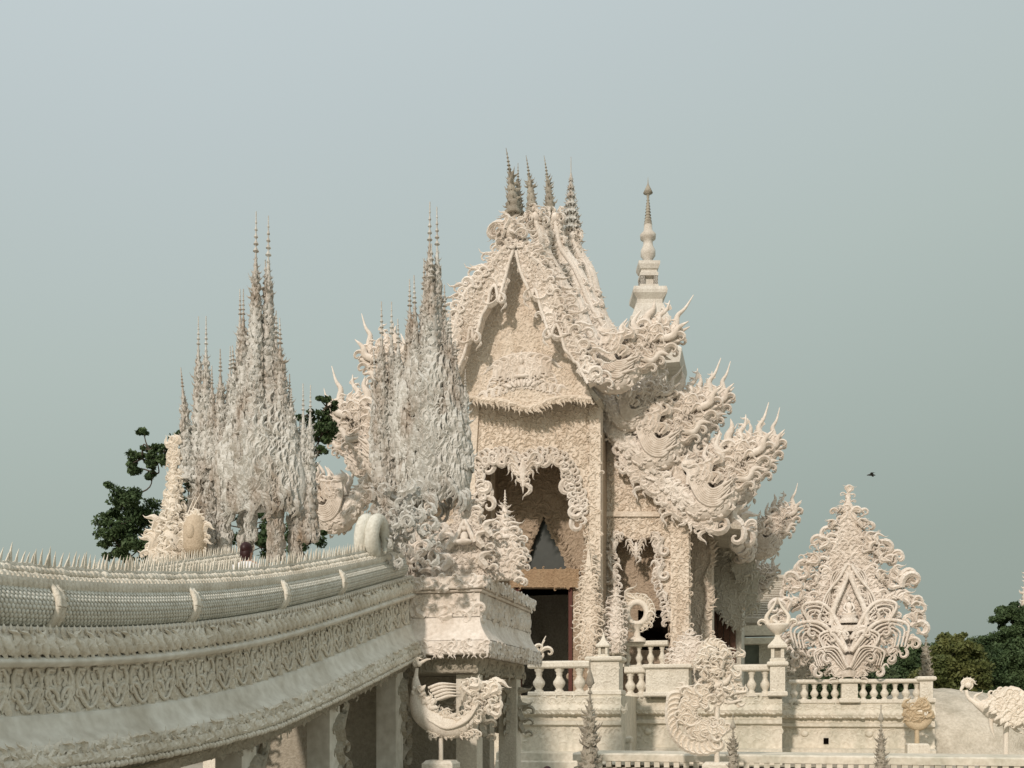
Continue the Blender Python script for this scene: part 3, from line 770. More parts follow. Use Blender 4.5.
# curled masses on the gable apexes
for q, (px, py, u, s) in enumerate(((511, 231, UG, .9), (537, 219, 1.4, .6), (556, 220, 3.4, .6), (574, 238, 5.4, .6))):
    mb = MB(); v, _, z = TP(px, py, u); rng = np.random.default_rng(300 + q)
    sphere(mb, (v, u, z), (.32 * s, .3, .38 * s))
    for sg in (-1, 1):
        for k_ in range(9):
            a_ = -sg * rng.uniform(0.2, 1.9); r_ = rng.uniform(.1, .3)
            orn(mb, CURLB if k_ % 4 == 1 else KRF, [(v + sg * r_ * s, u - .2 + rng.uniform(-.1, .2), z + rng.uniform(-.35, .3) * s)], a_, rng.uniform(.32, .55) * s, sg, FRONT, 1.1)
    orn(mb, CURLB, [(v - .2 * s, u - .1, z + .15)], .9, 0.6 * s, -1, FRONT, 1.2)
    part('apex_ornament', mb, M_ORN, temple)
# spires on the apexes
for q, (bx, by, tx, ty, u, r) in enumerate(((513, 214, 506, 153, UG, .2), (518, 214, 518, 168, UG + .5, .15), (532, 213, 526, 160, 1.4, .17), (550, 213, 544, 160, 3.4, .17))):
    mb = MB(); b_ = np.array(TP(bx, by, u)); t_ = np.array(TP(tx, ty, u))
    spire(mb, b_, t_[2] - b_[2] + .15, r * 1.6, 6, 320 + q, 6, (t_[0] - b_[0], 0), 0.35, .6)
    part('roof_spire', mb, M_DIRTY, temple)
mb = MB(); b_ = np.array(TP(571, 236, 5.4)); t_ = TP(570, 157, 5.4)     # tiered parasol spire
H_ = t_[2] - b_[2]
tube3(mb, [(b_[0] + .15, 5.4, b_[2] - 1.4), (b_[0], 5.4, b_[2]), (b_[0], 5.4, t_[2])], [.07, .06, .01], 6, 20)
for k_ in range(7):
    z_ = b_[2] + H_ * (0.06 + .105 * k_); r_ = .36 * (1 - k_ / 7.6)
    lathe(mb, [(r_ * .5, 0), (r_, .03), (r_ * .9, .08), (r_ * .35, .3)], 10, (b_[0], 5.4, z_))
    ph = np.arange(8) * PI / 4
    orn(mb, KRL, np.c_[b_[0] + r_ * np.cos(ph), 5.4 + r_ * np.sin(ph), np.full(8, z_)], -.2, .34 * (1 - k_ / 9), 1, radial(ph))
    orn(mb, FLML, np.c_[b_[0] + r_ * np.cos(ph + .4), 5.4 + r_ * np.sin(ph + .4), np.full(8, z_)], PI, .2 * (1 - k_ / 9), 1, radial(ph + .4))
part('roof_spire', mb, M_PINN, temple)

# swan-naga finials at the foot of each roof tier: body > wing, head, horn
def naga_meshes():
    rng = np.random.default_rng(7)
    body = MB()
    pth = [(-1.0, .45), (-.72, .2), (-.42, -.06), (-.15, -.24), (.08, -.22), (.22, -.02), (.24, .2), (.30, .36)]
    S = smooth_path(pth, 40); rad = np.interp(np.linspace(0, 1, 40), np.linspace(0, 1, 8), [.06, .11, .15, .2, .22, .17, .12, .11])
    V, F = sweep2(S, rad, 10, .75); body.add(V, F)
    t = np.gradient(S, axis=0); t /= np.linalg.norm(t, axis=1)[:, None]
    nr = np.c_[-t[:, 1], t[:, 0]]
    for k_ in range(3, 40):                        # scales on both flanks
        for o_ in (-.75, -.45, -.15, .15, .45, .75):
            p = S[k_] + nr[k_] * rad[k_] * o_
            dy = .75 * rad[k_] * math.sqrt(1 - o_ * o_)
            for sd in (-1, 1):
                orn(body, PET if rng.random() < .45 else KRL, [(p[0] + rng.normal(0, .015), sd * dy * .95, p[1] + rng.normal(0, .02))], ang_to(-t[k_]) + rng.normal(0, .3), rng.uniform(.07, .12), rng.choice([-1, 1]), FRONT, .6)
    edge(body, S[2:36], 0, .07, .24, 1, 70, -.7, T=KRF); edge(body, S[2:36], -.08, .07, .15, 1, 71, -.4); edge(body, S[2:36], .08, .07, .15, 1, 72, -.4)
    edge(body, S[4:30], 0, .06, .14, -1, 73, -.9, T=CURL)
    n = 34
    for sd in (-1, 1):
        P = np.c_[rng.uniform(-.05, .55, n), rng.uniform(.02, .12, n) * sd, rng.uniform(-.05, .55, n)]
        P = P[(P[:, 0] - P[:, 2] < .35) & (P[:, 2] - P[:, 0] < .32)]
        orn(body, KRF, P, rng.normal(-.7, .5, len(P)), rng.uniform(.14, .24, len(P)), rng.choice([-1, 1], len(P)))
    for q_, (pts, r_) in enumerate((([(.2, .28), (.3, .5), (.22, .66), (.28, .80), (.26, .92)], .06), ([(.1, .22), (.15, .42), (.07, .55), (.13, .74)], .05), ([(.46, .28), (.60, .30), (.68, .42), (.80, .46)], .055),
        ([(.33, .10), (.48, .10), (.57, .22), (.70, .22)], .05), ([(-.04, .18), (0, .34), (-.09, .44), (-.04, .6)], .045), ([(.5, .4), (.66, .48), (.70, .60), (.82, .72)], .05), ([(.3, .02), (.40, -.02), (.48, .06), (.58, .04)], .04), ([(-.3, .05), (-.28, .22), (-.36, .32), (-.30, .46)], .045))):
        for dy in (-.05, .05):
            V, F = sweep2(smooth_path(pts, 18), r_ * np.sin(np.linspace(.9, 3.1, 18)) + .004, 6, .7, dy * (1 + q_ % 2)); body.add(V, F)
        orn(body, CURL, [(pts[1][0], -.09, pts[1][1]), (pts[1][0], .09, pts[1][1])], -.5, .16)
    wing_ = MB()
    for sd in (-1, 1):
        for row in range(9):
            f_ = row / 8
            st = smooth_path([(-.30 + .16 * f_, .30 - .02 * f_), (-.26 + .17 * f_, .04 + .05 * f_), (-.12 + .13 * f_, -.20 + .16 * f_), (.08 + .04 * f_, -.26 + .24 * f_), (.21 - .02 * f_ + .05 * (row % 3), -.14 + .22 * f_ + .06 * (row % 2))], 18)
            V, F = sweep2(st, np.linspace(.016, .024, 18) * np.where(np.arange(18) > 15, .5, 1), 6, 1.3, sd * (.155 + .035 * f_)); wing_.add(V, F)
            orn(wing_, FLM, [(st[-1, 0], sd * (.155 + .035 * f_), st[-1, 1])], -.5 - .5 * f_, .09)
            orn(wing_, FLM, [(st[0, 0], sd * (.155 + .035 * f_), st[0, 1])], .3, .12)
        orn(wing_, KR, np.c_[rng.uniform(-.2, .1, 9), np.full(9, sd * .2), rng.uniform(0, .3, 9)], rng.normal(.3, .5, 9), .2, -1)
    head = MB()
    sphere(head, (.36, 0, .42), (.14, .11, .13), 12, 8)
    V, F = sweep2(smooth_path([(.36, .46), (.48, .44), (.57, .47), (.64, .56)], 14), np.linspace(.085, .02, 14), 7, .9); head.add(V, F)
    V, F = sweep2(smooth_path([(.36, .36), (.46, .31), (.53, .29), (.57, .33)], 12), np.linspace(.06, .015, 12), 7, .9); head.add(V, F)
    for sd in (-1, 1):
        sphere(head, (.40, sd * .09, .47), .038, 8, 6)
        orn(head, CURLB, [(.30, sd * .09, .36), (.27, sd * .09, .46), (.33, sd * .08, .55)], [.9, 1.2, .5], [.22, .24, .2], -1)
        orn(head, CURL, [(.46, sd * .06, .5), (.5, sd * .06, .36)], [-.2, -1.2], [.14, .13], 1)
    orn(head, FLM, [(.52 + .02 * k_, 0, .33) for k_ in range(3)], [-2.4, -2.0, -1.4], .1)
    horn = MB()
    V, F = sweep2(smooth_path([(.40, .52), (.52, .50), (.62, .56), (.64, .68), (.63, .80), (.70, .92), (.76, 1.12)], 30), np.linspace(.095, .006, 30), 7, .8); horn.add(V, F)
    V, F = sweep2(smooth_path([(.34, .52), (.40, .62), (.38, .74), (.45, .84), (.46, .98)], 24), np.linspace(.075, .006, 24), 7, .8); horn.add(V, F)
    E = smooth_path([(.50, .52), (.61, .57), (.63, .68), (.62, .80), (.69, .92)], 18)
    edge(horn, E[:10], 0, .07, .11, 1, 75, .7); edge(horn, E[:8], 0, .07, .1, -1, 76, .7, T=CURL)
    edge(horn, smooth_path([(.36, .56), (.40, .64), (.38, .74), (.44, .83)], 12), 0, .07, .12, 1, 77, .7)
    orn(horn, KR, np.c_[np.linspace(.2, .42, 6), np.zeros(6), np.linspace(.5, .6, 6)], np.linspace(.5, -.2, 6), .2, -1)
    return [('naga_finial', body), ('wing', wing_), ('head', head), ('horn', horn)]
NAGA = [(nm, b_.mesh(nm, M_ORN)) for nm, b_ in naga_meshes()]
def naga(px, py, u, s, flip=1, yaw=0.0, tilt=0.0):
    r = None
    for nm, me in NAGA:
        o = bpy.data.objects.new(nm, me); COL.objects.link(o)
        if r is None:
            r = o; o.parent = temple; o.location = TP(px, py, u); o.scale = (s * flip, s, s); o.rotation_euler = (0, tilt, yaw)
        else: o.parent = r
    return r
naga(618, 362, -.6, 2.1, tilt=.30)
naga(658, 440, .85, 2.25, tilt=.08)
naga(711, 489, .85, 2.25)
naga(764, 538, 5.5, 1.6, tilt=-.05)
naga(628, 362, 4.5, 1.5, tilt=.3); naga(684, 432, 3.6, 2.0); naga(736, 480, 3.8, 2.0, tilt=-.05); naga(632, 410, .6, 1.5, tilt=.3); naga(686, 476, 1.1, 1.6, tilt=.2)
naga(748, 592, 7.5, 1.4)
naga(331, 505, 2.6, 2.3, -1, tilt=-.2); naga(385, 446, 2.0, 2.6, -1); naga(366, 452, 4.0, 2.2, -1); naga(412, 388, 3.0, 2.5, -1)
# ridge crests, eave flames on the receding right side
rng = np.random.default_rng(55)
for px, py, u0, u1, nn in ((690, 478, 1.2, 12, 26), (742, 526, 1.2, 12, 26), (636, 352, 5.5, 14, 16), (624, 372, 2, 6, 10)):
    mb = MB(); v, _, z = TP(px, py, 1.15)
    uu = np.linspace(u0, u1, nn)
    orn(mb, KR, np.c_[np.full(nn, v), uu, np.full(nn, z)], rng.normal(-.3, .3, nn), .8, 1)
    orn(mb, CURL, np.c_[np.full(nn, v), uu, np.full(nn, z)], rng.normal(-2.2, .3, nn), .5, 1)
    part('eave_crest', mb, M_ORN, temple)
mb = MB()       # terraces of hanging lattice under the right eaves
for q, (x0, x1, y0, y1, u) in enumerate(((716, 742, 524, 552, 5.2), (728, 756, 548, 580, 5.6), (738, 760, 575, 612, 6.4))):
    P = TL([(x0, y0), (x1, y0 - 4), (x1 - 4, y1 - 8), (x0 + 8, y1)], u)
    plate(mb, P, [], u, u + .25); panel(mb, P, u, .22, 400 + q)
    edge(mb, P[[3, 2]], u, .14, .3, -1, 410 + q, .3)
part('eave_lattice', mb, M_COOL, temple)

# ---------------------------------------------------------------- spire tower and small pavilion behind the temple
UT = 22.0
bT = TP(648, 400, UT); ppm = (F0A + UT) / ((648 - HX) / FL * SN + CS) / FL      # metres per pixel there
tower = thing('spire_tower', 'plain white stepped tower with a slim bell spire rising behind the roof finials', 'tower', (bT[0], UT, 0))
def TZ(y): return CZ + (HY - y) * ppm
mb = MB()
q = math.sqrt(2)
lathe(mb, [(0.01 * ppm, TZ(176)), (.6 * ppm, TZ(184)), (2 * ppm, TZ(187)), (4.8 * ppm, TZ(193)), (1.6 * ppm, TZ(194)), (1.0 * ppm, TZ(200)), (2 * ppm, TZ(208)), (2.2 * ppm, TZ(215)), (3.4 * ppm, TZ(221)), (4.2 * ppm, TZ(225))], 14, (bT[0], UT, 0))
for k_ in range(9): lathe(mb, [(1.0 * ppm, TZ(222 - k_ * 3)), ((3.8 - .3 * k_) * ppm, TZ(221.4 - k_ * 3)), (1.0 * ppm, TZ(220.5 - k_ * 3))], 12, (bT[0], UT, 0))
part('finial', mb, M_DIRTY, tower)
mb = MB()
lathe(mb, [(4 * ppm, TZ(225)), (4.4 * ppm, TZ(231)), (8 * ppm, TZ(235)), (7.6 * ppm, TZ(239)), (4.6 * ppm, TZ(241)), (5 * ppm, TZ(246)), (7.4 * ppm, TZ(251)), (7.4 * ppm, TZ(256)), (4.6 * ppm, TZ(260)), (4.8 * ppm, TZ(264))], 18, (bT[0], UT, 0))
part('bell', mb, M_TOWER, tower)
mb = MB()
def sq(y, r): return (r * q * ppm, TZ(y))
r0_ = PI / 4 + .25
lathe(mb, [sq(264, 8), sq(265, 10.6), sq(268, 10.6), sq(272, 9), sq(273, 7.6), sq(276, 8.2)], 4, (bT[0], UT, 0), r0_, False)
for a_ in range(4):      # belfry with an opening on every side
    for d_ in (-1, 1):
        t_ = a_ * PI / 2 + .25; c_, s_ = math.cos(t_), math.sin(t_)
        px_ = bT[0] + (c_ * 6.6 - s_ * d_ * 6.6) * ppm; py_ = UT + (s_ * 6.6 + c_ * d_ * 6.6) * ppm
        lathe(mb, [(2.9 * ppm, TZ(292)), (2.9 * ppm, TZ(276))], 4, (px_, py_, 0), r0_, False)
lathe(mb, [sq(292, 5.0), sq(276, 5.0)], 4, (bT[0], UT, 0), r0_, False)
lathe(mb, [sq(276, 0.1), sq(275.9, 9), sq(279, 9), sq(279.1, .1)], 4, (bT[0], UT, 0), r0_, False)
lathe(mb, [sq(288, .1), sq(287.9, 9.2), sq(292, 9.2), sq(292.5, 16), sq(296, 17), sq(299, 16.6), sq(304, 12.6), sq(308, 12.5), sq(309, 13.5), sq(322, 18), sq(324, 20), sq(328, 20), sq(330, 18), sq(360, 20)], 4, (bT[0], UT, 0), r0_, False)
part('belfry', mb, M_TOWER, tower)
mb = MB()
lathe(mb, [sq(352, 20), sq(357, 30), sq(363, 36), sq(366, 36), sq(376, 34), sq(376.5, 20), sq(470, 20)], 4, (bT[0], UT, 0), PI / 4, False)
box(mb, bT[0] - 20 * ppm, bT[0] + 20 * ppm, UT - 20 * ppm, UT + 20 * ppm, 0, TZ(460))
part('eave_block', mb, M_TOWER, tower)

UV = 14.0
v0_, _, _ = TP(700, 600, UV); v1_ = TP(784, 600, UV)[0]
pav = thing('pavilion', 'small plain building with a sloping pale tiled roof right of the temple', 'building', (v0_, UV, 0))
mb = MB()
zf = TP(760, 655, UV)[2]
P = [TP(x, y, UV) for x, y in ((700, 618), (772, 618), (788, 571), (706, 571))]
rb = 2.6
mb.add([P[0], P[1], (P[2][0], UV + rb, P[2][2]), (P[3][0], UV + rb, P[3][2]), (P[0][0], UV, P[0][2] - .2), (P[1][0], UV, P[1][2] - .2), (P[2][0], UV + rb, P[2][2] - .25), (P[3][0], UV + rb, P[3][2] - .25)], [(0, 1, 2, 3), (4, 7, 6, 5), (0, 4, 5, 1), (1, 5, 6, 2), (2, 6, 7, 3), (3, 7, 4, 0)], False)
mb.add([P[0], P[1], (P[2][0], UV + rb, P[2][2]), (P[3][0], UV + rb, P[3][2])] + [(P[2][0], UV + 2 * rb, P[0][2]), (P[3][0], UV + 2 * rb, P[0][2])], [(3, 2, 4, 5)], False)
for f_ in np.linspace(0.05, .95, 16):
    a_ = np.array(P[0]) * (1 - f_) + np.array((P[3][0], UV + rb, P[3][2])) * f_; b_ = np.array(P[1]) * (1 - f_) + np.array((P[2][0], UV + rb, P[2][2])) * f_
    tube3(mb, [a_ + [0, 0, .02], b_ + [0, 0, .02]], .03, 5)
tube3(mb, [(P[3][0] - .1, UV + rb, P[3][2] + .05), (P[2][0] + .4, UV + rb, P[2][2] + .05)], .13, 8)
part('roof', mb, M_ROOF, pav)
mb = MB()
e0 = TP(775, 628, UV - .4)
box(mb, v0_, e0[0], UV - .4, UV + .6, TP(760, 636, UV)[2], TP(760, 626, UV)[2])
box(mb, v0_, TP(796, 640, UV)[0], UV - .9, UV + .6, TP(760, 645, UV)[2], TP(760, 639, UV)[2])
part('eave_moulding', mb, M_TERR, pav)
mb = MB()
wv = [TP(x, 640, UV)[0] for x in (738, 745, 759, 800)]
box(mb, v0_, wv[1], UV - .3, UV + 5, 0, TP(760, 645, UV)[2]); box(mb, wv[2], wv[3], UV - .3, UV + 5, 0, TP(760, 645, UV)[2])
box(mb, wv[1], wv[2], UV - .3, UV + 5, 0, TP(760, 664, UV)[2])
part('wall', mb, M_COOL, pav)
mb = MB(); box(mb, wv[1], wv[2], UV + .1, UV + .2, 1.4, TP(760, 645, UV)[2])
part('window', mb, plain('dull_green_glass', (.22, .26, .22), .3), pav)

# ---------------------------------------------------------------- terrace in front of the temple
ZF = 2.0
terr = thing('terrace', 'broad moulded white plinth that carries the temple and its balustrades', 'terrace', (0, 0, 0))
def pv(px, u): return TP(px, 700, u)[0]
def terrace_block(v0, v1, u, uback, ztop, seed):
    mb = MB()
    s = ztop / 2.0
    prof = [(uback, 0), (u - .5, 0), (u - .5, .18), (u - .42, .22), (u - .42, .42), (u - .12, .48), (u - .10, 1.16), (u - .22, 1.2), (u - .22, 1.30), (u - .14, 1.34), (u - .12, 1.44), (u - .3, 1.5), (u - .34, 1.60), (u - .26, 1.66), (u - .2, 1.78), (u - .2, 1.92), (u - .12, 1.95), (u - .12, 2.0), (uback, 2.0)]
    prism_v(mb, [(a, b * s) for a, b in prof], v0, v1)
    rng = np.random.default_rng(seed)
    n = int((v1 - v0) / .13)
    vs = np.linspace(v0 + .05, v1 - .05, n)
    orn(mb, KRL, np.c_[vs, np.full(n, u - .2), np.full(n, 1.62 * s)], rng.normal(0, .5, n), .3 * s, rng.choice([-1, 1], n), FRONT, .5)
    orn(mb, CURL, np.c_[vs, np.full(n, u - .32), np.full(n, 1.5 * s)], rng.normal(1.5, .4, n), .14 * s, 1, FRONT, .6)
    panel(mb, [(v0 + .1, .55 * s), (v1 - .1, .55 * s), (v1 - .1, 1.12 * s), (v0 + .1, 1.12 * s)], u - .105, .19, seed + 50, depth=.3)
    panel(mb, [(v0 + .05, 1.78 * s), (v1 - .05, 1.78 * s), (v1 - .05, 1.92 * s), (v0 + .05, 1.92 * s)], u - .2, .13, seed + 60, depth=.4)
    for c_ in np.arange(v0 + .8, v1 - .5, 1.9):
        if c_ + .6 > v1: continue
        for sg in (-1, 1):
            orn(mb, KR, [(c_ + sg * (.08 + .13 * k_), u - .10, .95 * s) for k_ in range(4)], -sg * 1.5, .3 * s, sg, FRONT, .5)
        sphere(mb, (c_, u - .12, .95 * s), (.12, .07, .1))
    return mb
blocks = [(pv(500, -3.2), pv(622, -3.2), -3.2, 6, ZF, 1), (pv(622, .3), pv(782, .3), .3, 16, ZF - .002, 2), (pv(778, 2.3), pv(934, 2.3), 2.3, 15, 1.82, 3), (-9.0, pv(500, -3.2), -1.2, 16, ZF - .004, 4)]
for b_ in blocks: part('plinth', terrace_block(*b_), M_TERR, terr)
mb = MB(); z_ = TP(826, 741, 2.2)
box(mb, TP(823.5, 741, 2.2)[0], TP(828.5, 741, 2.2)[0], 2.15, 2.25, CZ - 34 * .031, CZ - 28 * .031)
part('drain_spout', mb, M_DARK, terr)

def baluster_mb(c, h, r):
    m = MB()
    p = [(.75, 0), (.75, .06), (.5, .1), (.62, .16), (1.0, .32), (1.0, .42), (.55, .6), (.45, .7), (.6, .76), (.5, .82), (.78, .9), (.78, 1.0)]
    lathe(m, [(a * r, b * h) for a, b in p], 12, c)
    return m
def balustrade(px0, px1, u, zt, h, n, label, r=.13, rail=.16):
    v0, v1 = pv(px0, u), pv(px1, u)
    zb = zt - h
    t = thing('balustrade', label, 'balustrade', ((v0 + v1) / 2, u, zb), 'white balustrade runs along the terrace')
    m = MB()
    prism_v(m, [(u - .15, zt - rail), (u + .15, zt - rail), (u + .19, zt - rail + .04), (u + .19, zt - .05), (u + .13, zt), (u - .13, zt), (u - .19, zt - .05), (u - .19, zt - rail + .04)], v0, v1)
    part('top_rail', m, M_RAIL, t)
    m = MB(); prism_v(m, [(u - .16, zb), (u + .16, zb), (u + .16, zb + .08), (u + .1, zb + .11), (u - .1, zb + .11), (u - .16, zb + .08)], v0, v1)
    part('bottom_rail', m, M_RAIL, t)
    w_ = (v1 - v0) / n
    for k_ in range(n):
        part('baluster', baluster_mb((v0 + w_ * (k_ + .5), u, zb + .105), h - rail - .10, r), M_RAIL, t)
    return t
balustrade(529, 590, -3.2, 2.95, .95, 3, 'short balustrade of three thick balusters before the open temple door', .17, .2)
balustrade(625, 647, .3, 2.92, .92, 2, 'shortest balustrade, two balusters between square pedestal and panel', .16, .2)
balustrade(718, 772, .3, 2.95, .95, 4, 'balustrade left of the tall lantern pedestal under the brown shutter', .14, .2)
ZR = 1.82
balustrade(789, 840, 2.3, 2.55, .73, 5, 'low balustrade left of the big flame screen base', .12, .13)
balustrade(858, 922, 2.3, 2.55, .73, 6, 'low balustrade right of the big flame screen base', .12, .13)
balustrade(622, 668, .75, TP(640, 641, .75)[2], .85, 4, 'high balustrade in front of the small dark side window', .11, .17)
def pedestal(px0, px1, u, zb, zt, label, mat=None, relief=True):
    v0, v1 = pv(px0, u), pv(px1, u); d = (v1 - v0) / 2; c_ = (v0 + v1) / 2
    t = thing('pedestal', label, 'pedestal', (c_, u, zb), 'square pedestals of the terrace balustrade')
    m = MB(); bbox(m, v0, v1, u - d, u + d, zb + .14, zt - .12, .015); bbox(m, v0 - .07, v1 + .07, u - d - .07, u + d + .07, zb, zb + .15, .03)
    if relief: panel(m, [(v0 + .06, zb + .25), (v1 - .06, zb + .25), (v1 - .06, zt - .22), (v0 + .06, zt - .22)], u - d, .14, int(px0), depth=.3)
    part('shaft', m, M_RAIL, t)
    m = MB(); bbox(m, v0 - .09, v1 + .09, u - d - .09, u + d + .09, zt - .13, zt, .035)
    part('cap', m, M_RAIL, t)
    return (c_, u, zt), t
pa, _ = pedestal(591, 621, -2.85, 2.0, 3.06, 'wide pedestal with grey carved panel right of the open door', relief=True)
pb, _ = pedestal(648, 690, .42, 2.0, 2.97, 'broad panelled pedestal between the two small balustrade runs')
pc, _ = pedestal(770, 785, .2, 2.0, 3.02, 'tall pedestal bearing the pointed lotus lantern at the terrace corner')
pd, _ = pedestal(841, 857, 2.3, 1.82, 2.56, 'low pedestal under the big flame screen')
pe, _ = pedestal(919, 932, 2.3, 1.82, 2.62, 'end pedestal bearing a weathered spire at the right end')

def lantern(base, s, label, lotus=False):
    v, u, z = base
    t = thing('stone_lantern', label, 'lantern', base, 'little house lanterns on the balustrade')
    m = MB(); r0_ = PI / 4
    lathe(m, [(.01, 0), (.34 * s, 0), (.34 * s, .08 * s), (.26 * s, .12 * s)], 4, base, r0_, False)
    for a_ in range(4):
        lathe(m, [(.075 * s, .12 * s), (.075 * s, .45 * s)], 4, (v + .15 * s * (1 if a_ % 2 else -1), u + .15 * s * (1 if a_ // 2 else -1), z), r0_, False)
    part('house', m, M_RAIL, t)
    m = MB(); lathe(m, [(.16 * s, .12 * s), (.16 * s, .45 * s)], 4, base, r0_, False); part('opening', m, M_DIM, t)  # solid core in dimmed plaster, painting the shade inside the house
    m = MB(); lathe(m, [(.2 * s, .43 * s), (.42 * s, .44 * s), (.43 * s, .5 * s), (.26 * s, .64 * s), (.16 * s, .72 * s), (.05 * s, .95 * s), (.01, 1.1 * s)], 4, base, r0_, False); part('roof', m, M_RAIL, t)
    if lotus:
        m = MB(); c_ = (v, u, z + .85 * s)
        lathe(m, [(.06, 0), (.2 * s, .12 * s), (.36 * s, .3 * s), (.34 * s, .36 * s), (.2 * s, .34 * s)], 14, c_)
        for sg in (-1, 1):
            V, F = sweep2(smooth_path([(v + sg * .30 * s, z + 1.2 * s), (v + sg * .34 * s, z + 1.45 * s), (v + sg * .14 * s, z + 1.75 * s), (v, z + 2.05 * s)], 16), np.linspace(.09, .02, 16) * s, 7, 1, u); m.add(V, F)
            orn(m, CURL, [(v + sg * .3 * s, u, z + 1.15 * s)], -sg * .2, .3 * s, sg)
        orn(m, KR, [(v, u, z + 1.2 * s)], 0, .4 * s)
        part('lotus_crown', m, M_STAT, t)
    return t
lantern((pa[0] - .05, pa[1] - .1, pa[2]), .62, 'little white house lantern on the wide pedestal beside the door')
_v = TP(614, 668, -.6); lantern((_v[0], .3, 2.92), .85, 'little pointed lantern left of the two-baluster run')
lantern(pc, .92, 'tall lantern with open lotus crown on the terrace corner pedestal', True)

# flame crowns and small figures along the terrace
def flame_crown(name, label, cat, rows, cpx, u, step, seed, mat, group=None, core=None, thick=.3, extra=None):
    P = [TP(cpx, y, u) for y, _ in rows]
    sc = (F0A + u) / ((cpx - HX) / FL * SN + CS) / FL
    half = [(p[2], w_ * sc) for p, (_, w_) in zip(P, rows)]
    zb = min(h[0] for h in half); cx = P[0][0]
    t = thing(name, label, cat, (cx, u, zb), group)
    m = MB(); fill_flames(m, half, cx, u, step, seed, thick)
    part('flame_screen', m, mat, t)
    if extra:
        for nm, mm in extra(cx, u, sc): part(nm, mm, mat, t)
    return t
flame_crown('flame_ornament', 'tall flame ornament standing against the pillar right of the door', 'ornament', [(550, 1), (562, 3), (578, 6), (596, 9), (614, 11), (630, 9), (645, 7), (656, 6)], 589, -.6, .13, 61, M_WALL, 'flame ornaments along the terrace')
flame_crown('flame_ornament', 'small flame ornament with oval boss between pillar and side window', 'ornament', [(592, 1), (600, 4), (614, 8), (630, 9), (642, 6), (652, 5)], 616, -.2, .14, 62, M_ORN, 'flame ornaments along the terrace')
flame_crown('flame_ornament', 'sunburst flame ornament on the railing below the side column', 'ornament', [(636, 2), (644, 14), (655, 21), (662, 24), (668, 22)], 690, .1, .15, 63, M_ORN, 'flame ornaments along the terrace')
flame_crown('flame_ornament', 'grey narrow flame ornament behind the low balustrade beside the lantern', 'ornament', [(640, 1), (650, 8), (665, 12), (680, 10)], 799, 3.0, .17, 64, M_COOL, 'flame ornaments along the terrace')
# curled naga sprig on the balustrade before the door
m = MB(); b_ = TP(536, 662, -3.2); sc = .028
for pts, r_ in (([(532, 662), (529, 652), (535, 646), (540, 652), (543, 642), (546, 636)], .07), ([(536, 662), (543, 656), (541, 648), (545, 640)], .05), ([(528, 660), (523, 650), (527, 643)], .05)):
    V, F = sweep2(smooth_path(TL(pts, -3.2), 20), np.linspace(r_, .012, 20), 6, .9, -3.2); m.add(V, F)
orn(m, CURL, [TP(535, 655, -3.25), TP(541, 652, -3.25)], [.4, -.6], .3)
solo('naga_sprig', m, M_STAT, b_, 'small curled naga sprig on the rail before the dark door', 'ornament')
# ring shaped creature before the side window
t = thing('ring_creature', 'ring shaped curled creature standing before the small dark side window', 'statue', TP(635, 640, .6))
m = MB(); cr = TP(637, 613, .6)
a_ = np.linspace(0, PI * 2, 40)
V, F = sweep2(np.c_[cr[0] + .30 * np.cos(a_), cr[2] + .34 * np.sin(a_)], np.linspace(.10, .10, 40), 8, .9, .6); m.add(V, F)
lathe(m, [(.28, -.9), (.26, -.8), (.1, -.7), (.09, -.5), (.2, -.35)], 12, cr)
part('ring_body', m, M_STAT, t)
m = MB(); a_ = np.linspace(-PI * .45, PI * 1.45, 22)
orn(m, KRF, np.c_[cr[0] + .36 * np.cos(a_), np.full(22, .58), cr[2] + .4 * np.sin(a_)], a_ - PI / 2 - .3, .26, 1)
orn(m, KRF, [(cr[0] - .02, .6, cr[2] + .38)], 0, .55); orn(m, KRF, [(cr[0] + .3, .55, cr[2] - .25)], -1.3, .4)
part('flame_crest', m, M_STAT, t)
# crouching guardian with a round head at the corner
t = thing('guardian_figure', 'round-headed little guardian figure on the rail below the brown shutter', 'statue', TP(712, 668, 0))
m = MB(); c_ = TP(713, 652, 0); sphere(m, c_, .17, 14, 10); sphere(m, (c_[0] - .1, 0, c_[2] - .3), (.34, .25, .26)); part('body', m, M_STAT, t)
m = MB(); rng = np.random.default_rng(66)
a_ = np.linspace(-.6, PI + .8, 12); orn(m, KR, np.c_[c_[0] + .2 * np.cos(a_), np.full(12, -.05), c_[2] + .18 * np.sin(a_)], a_ - PI / 2, .3, 1)
orn(m, KR, np.c_[c_[0] + rng.uniform(-.5, .4, 14), np.full(14, -.2), c_[2] - .25 + rng.uniform(-.25, .1, 14)], rng.normal(0, 1, 14), .3, rng.choice([-1, 1], 14)); part('mane', m, M_STAT, t)

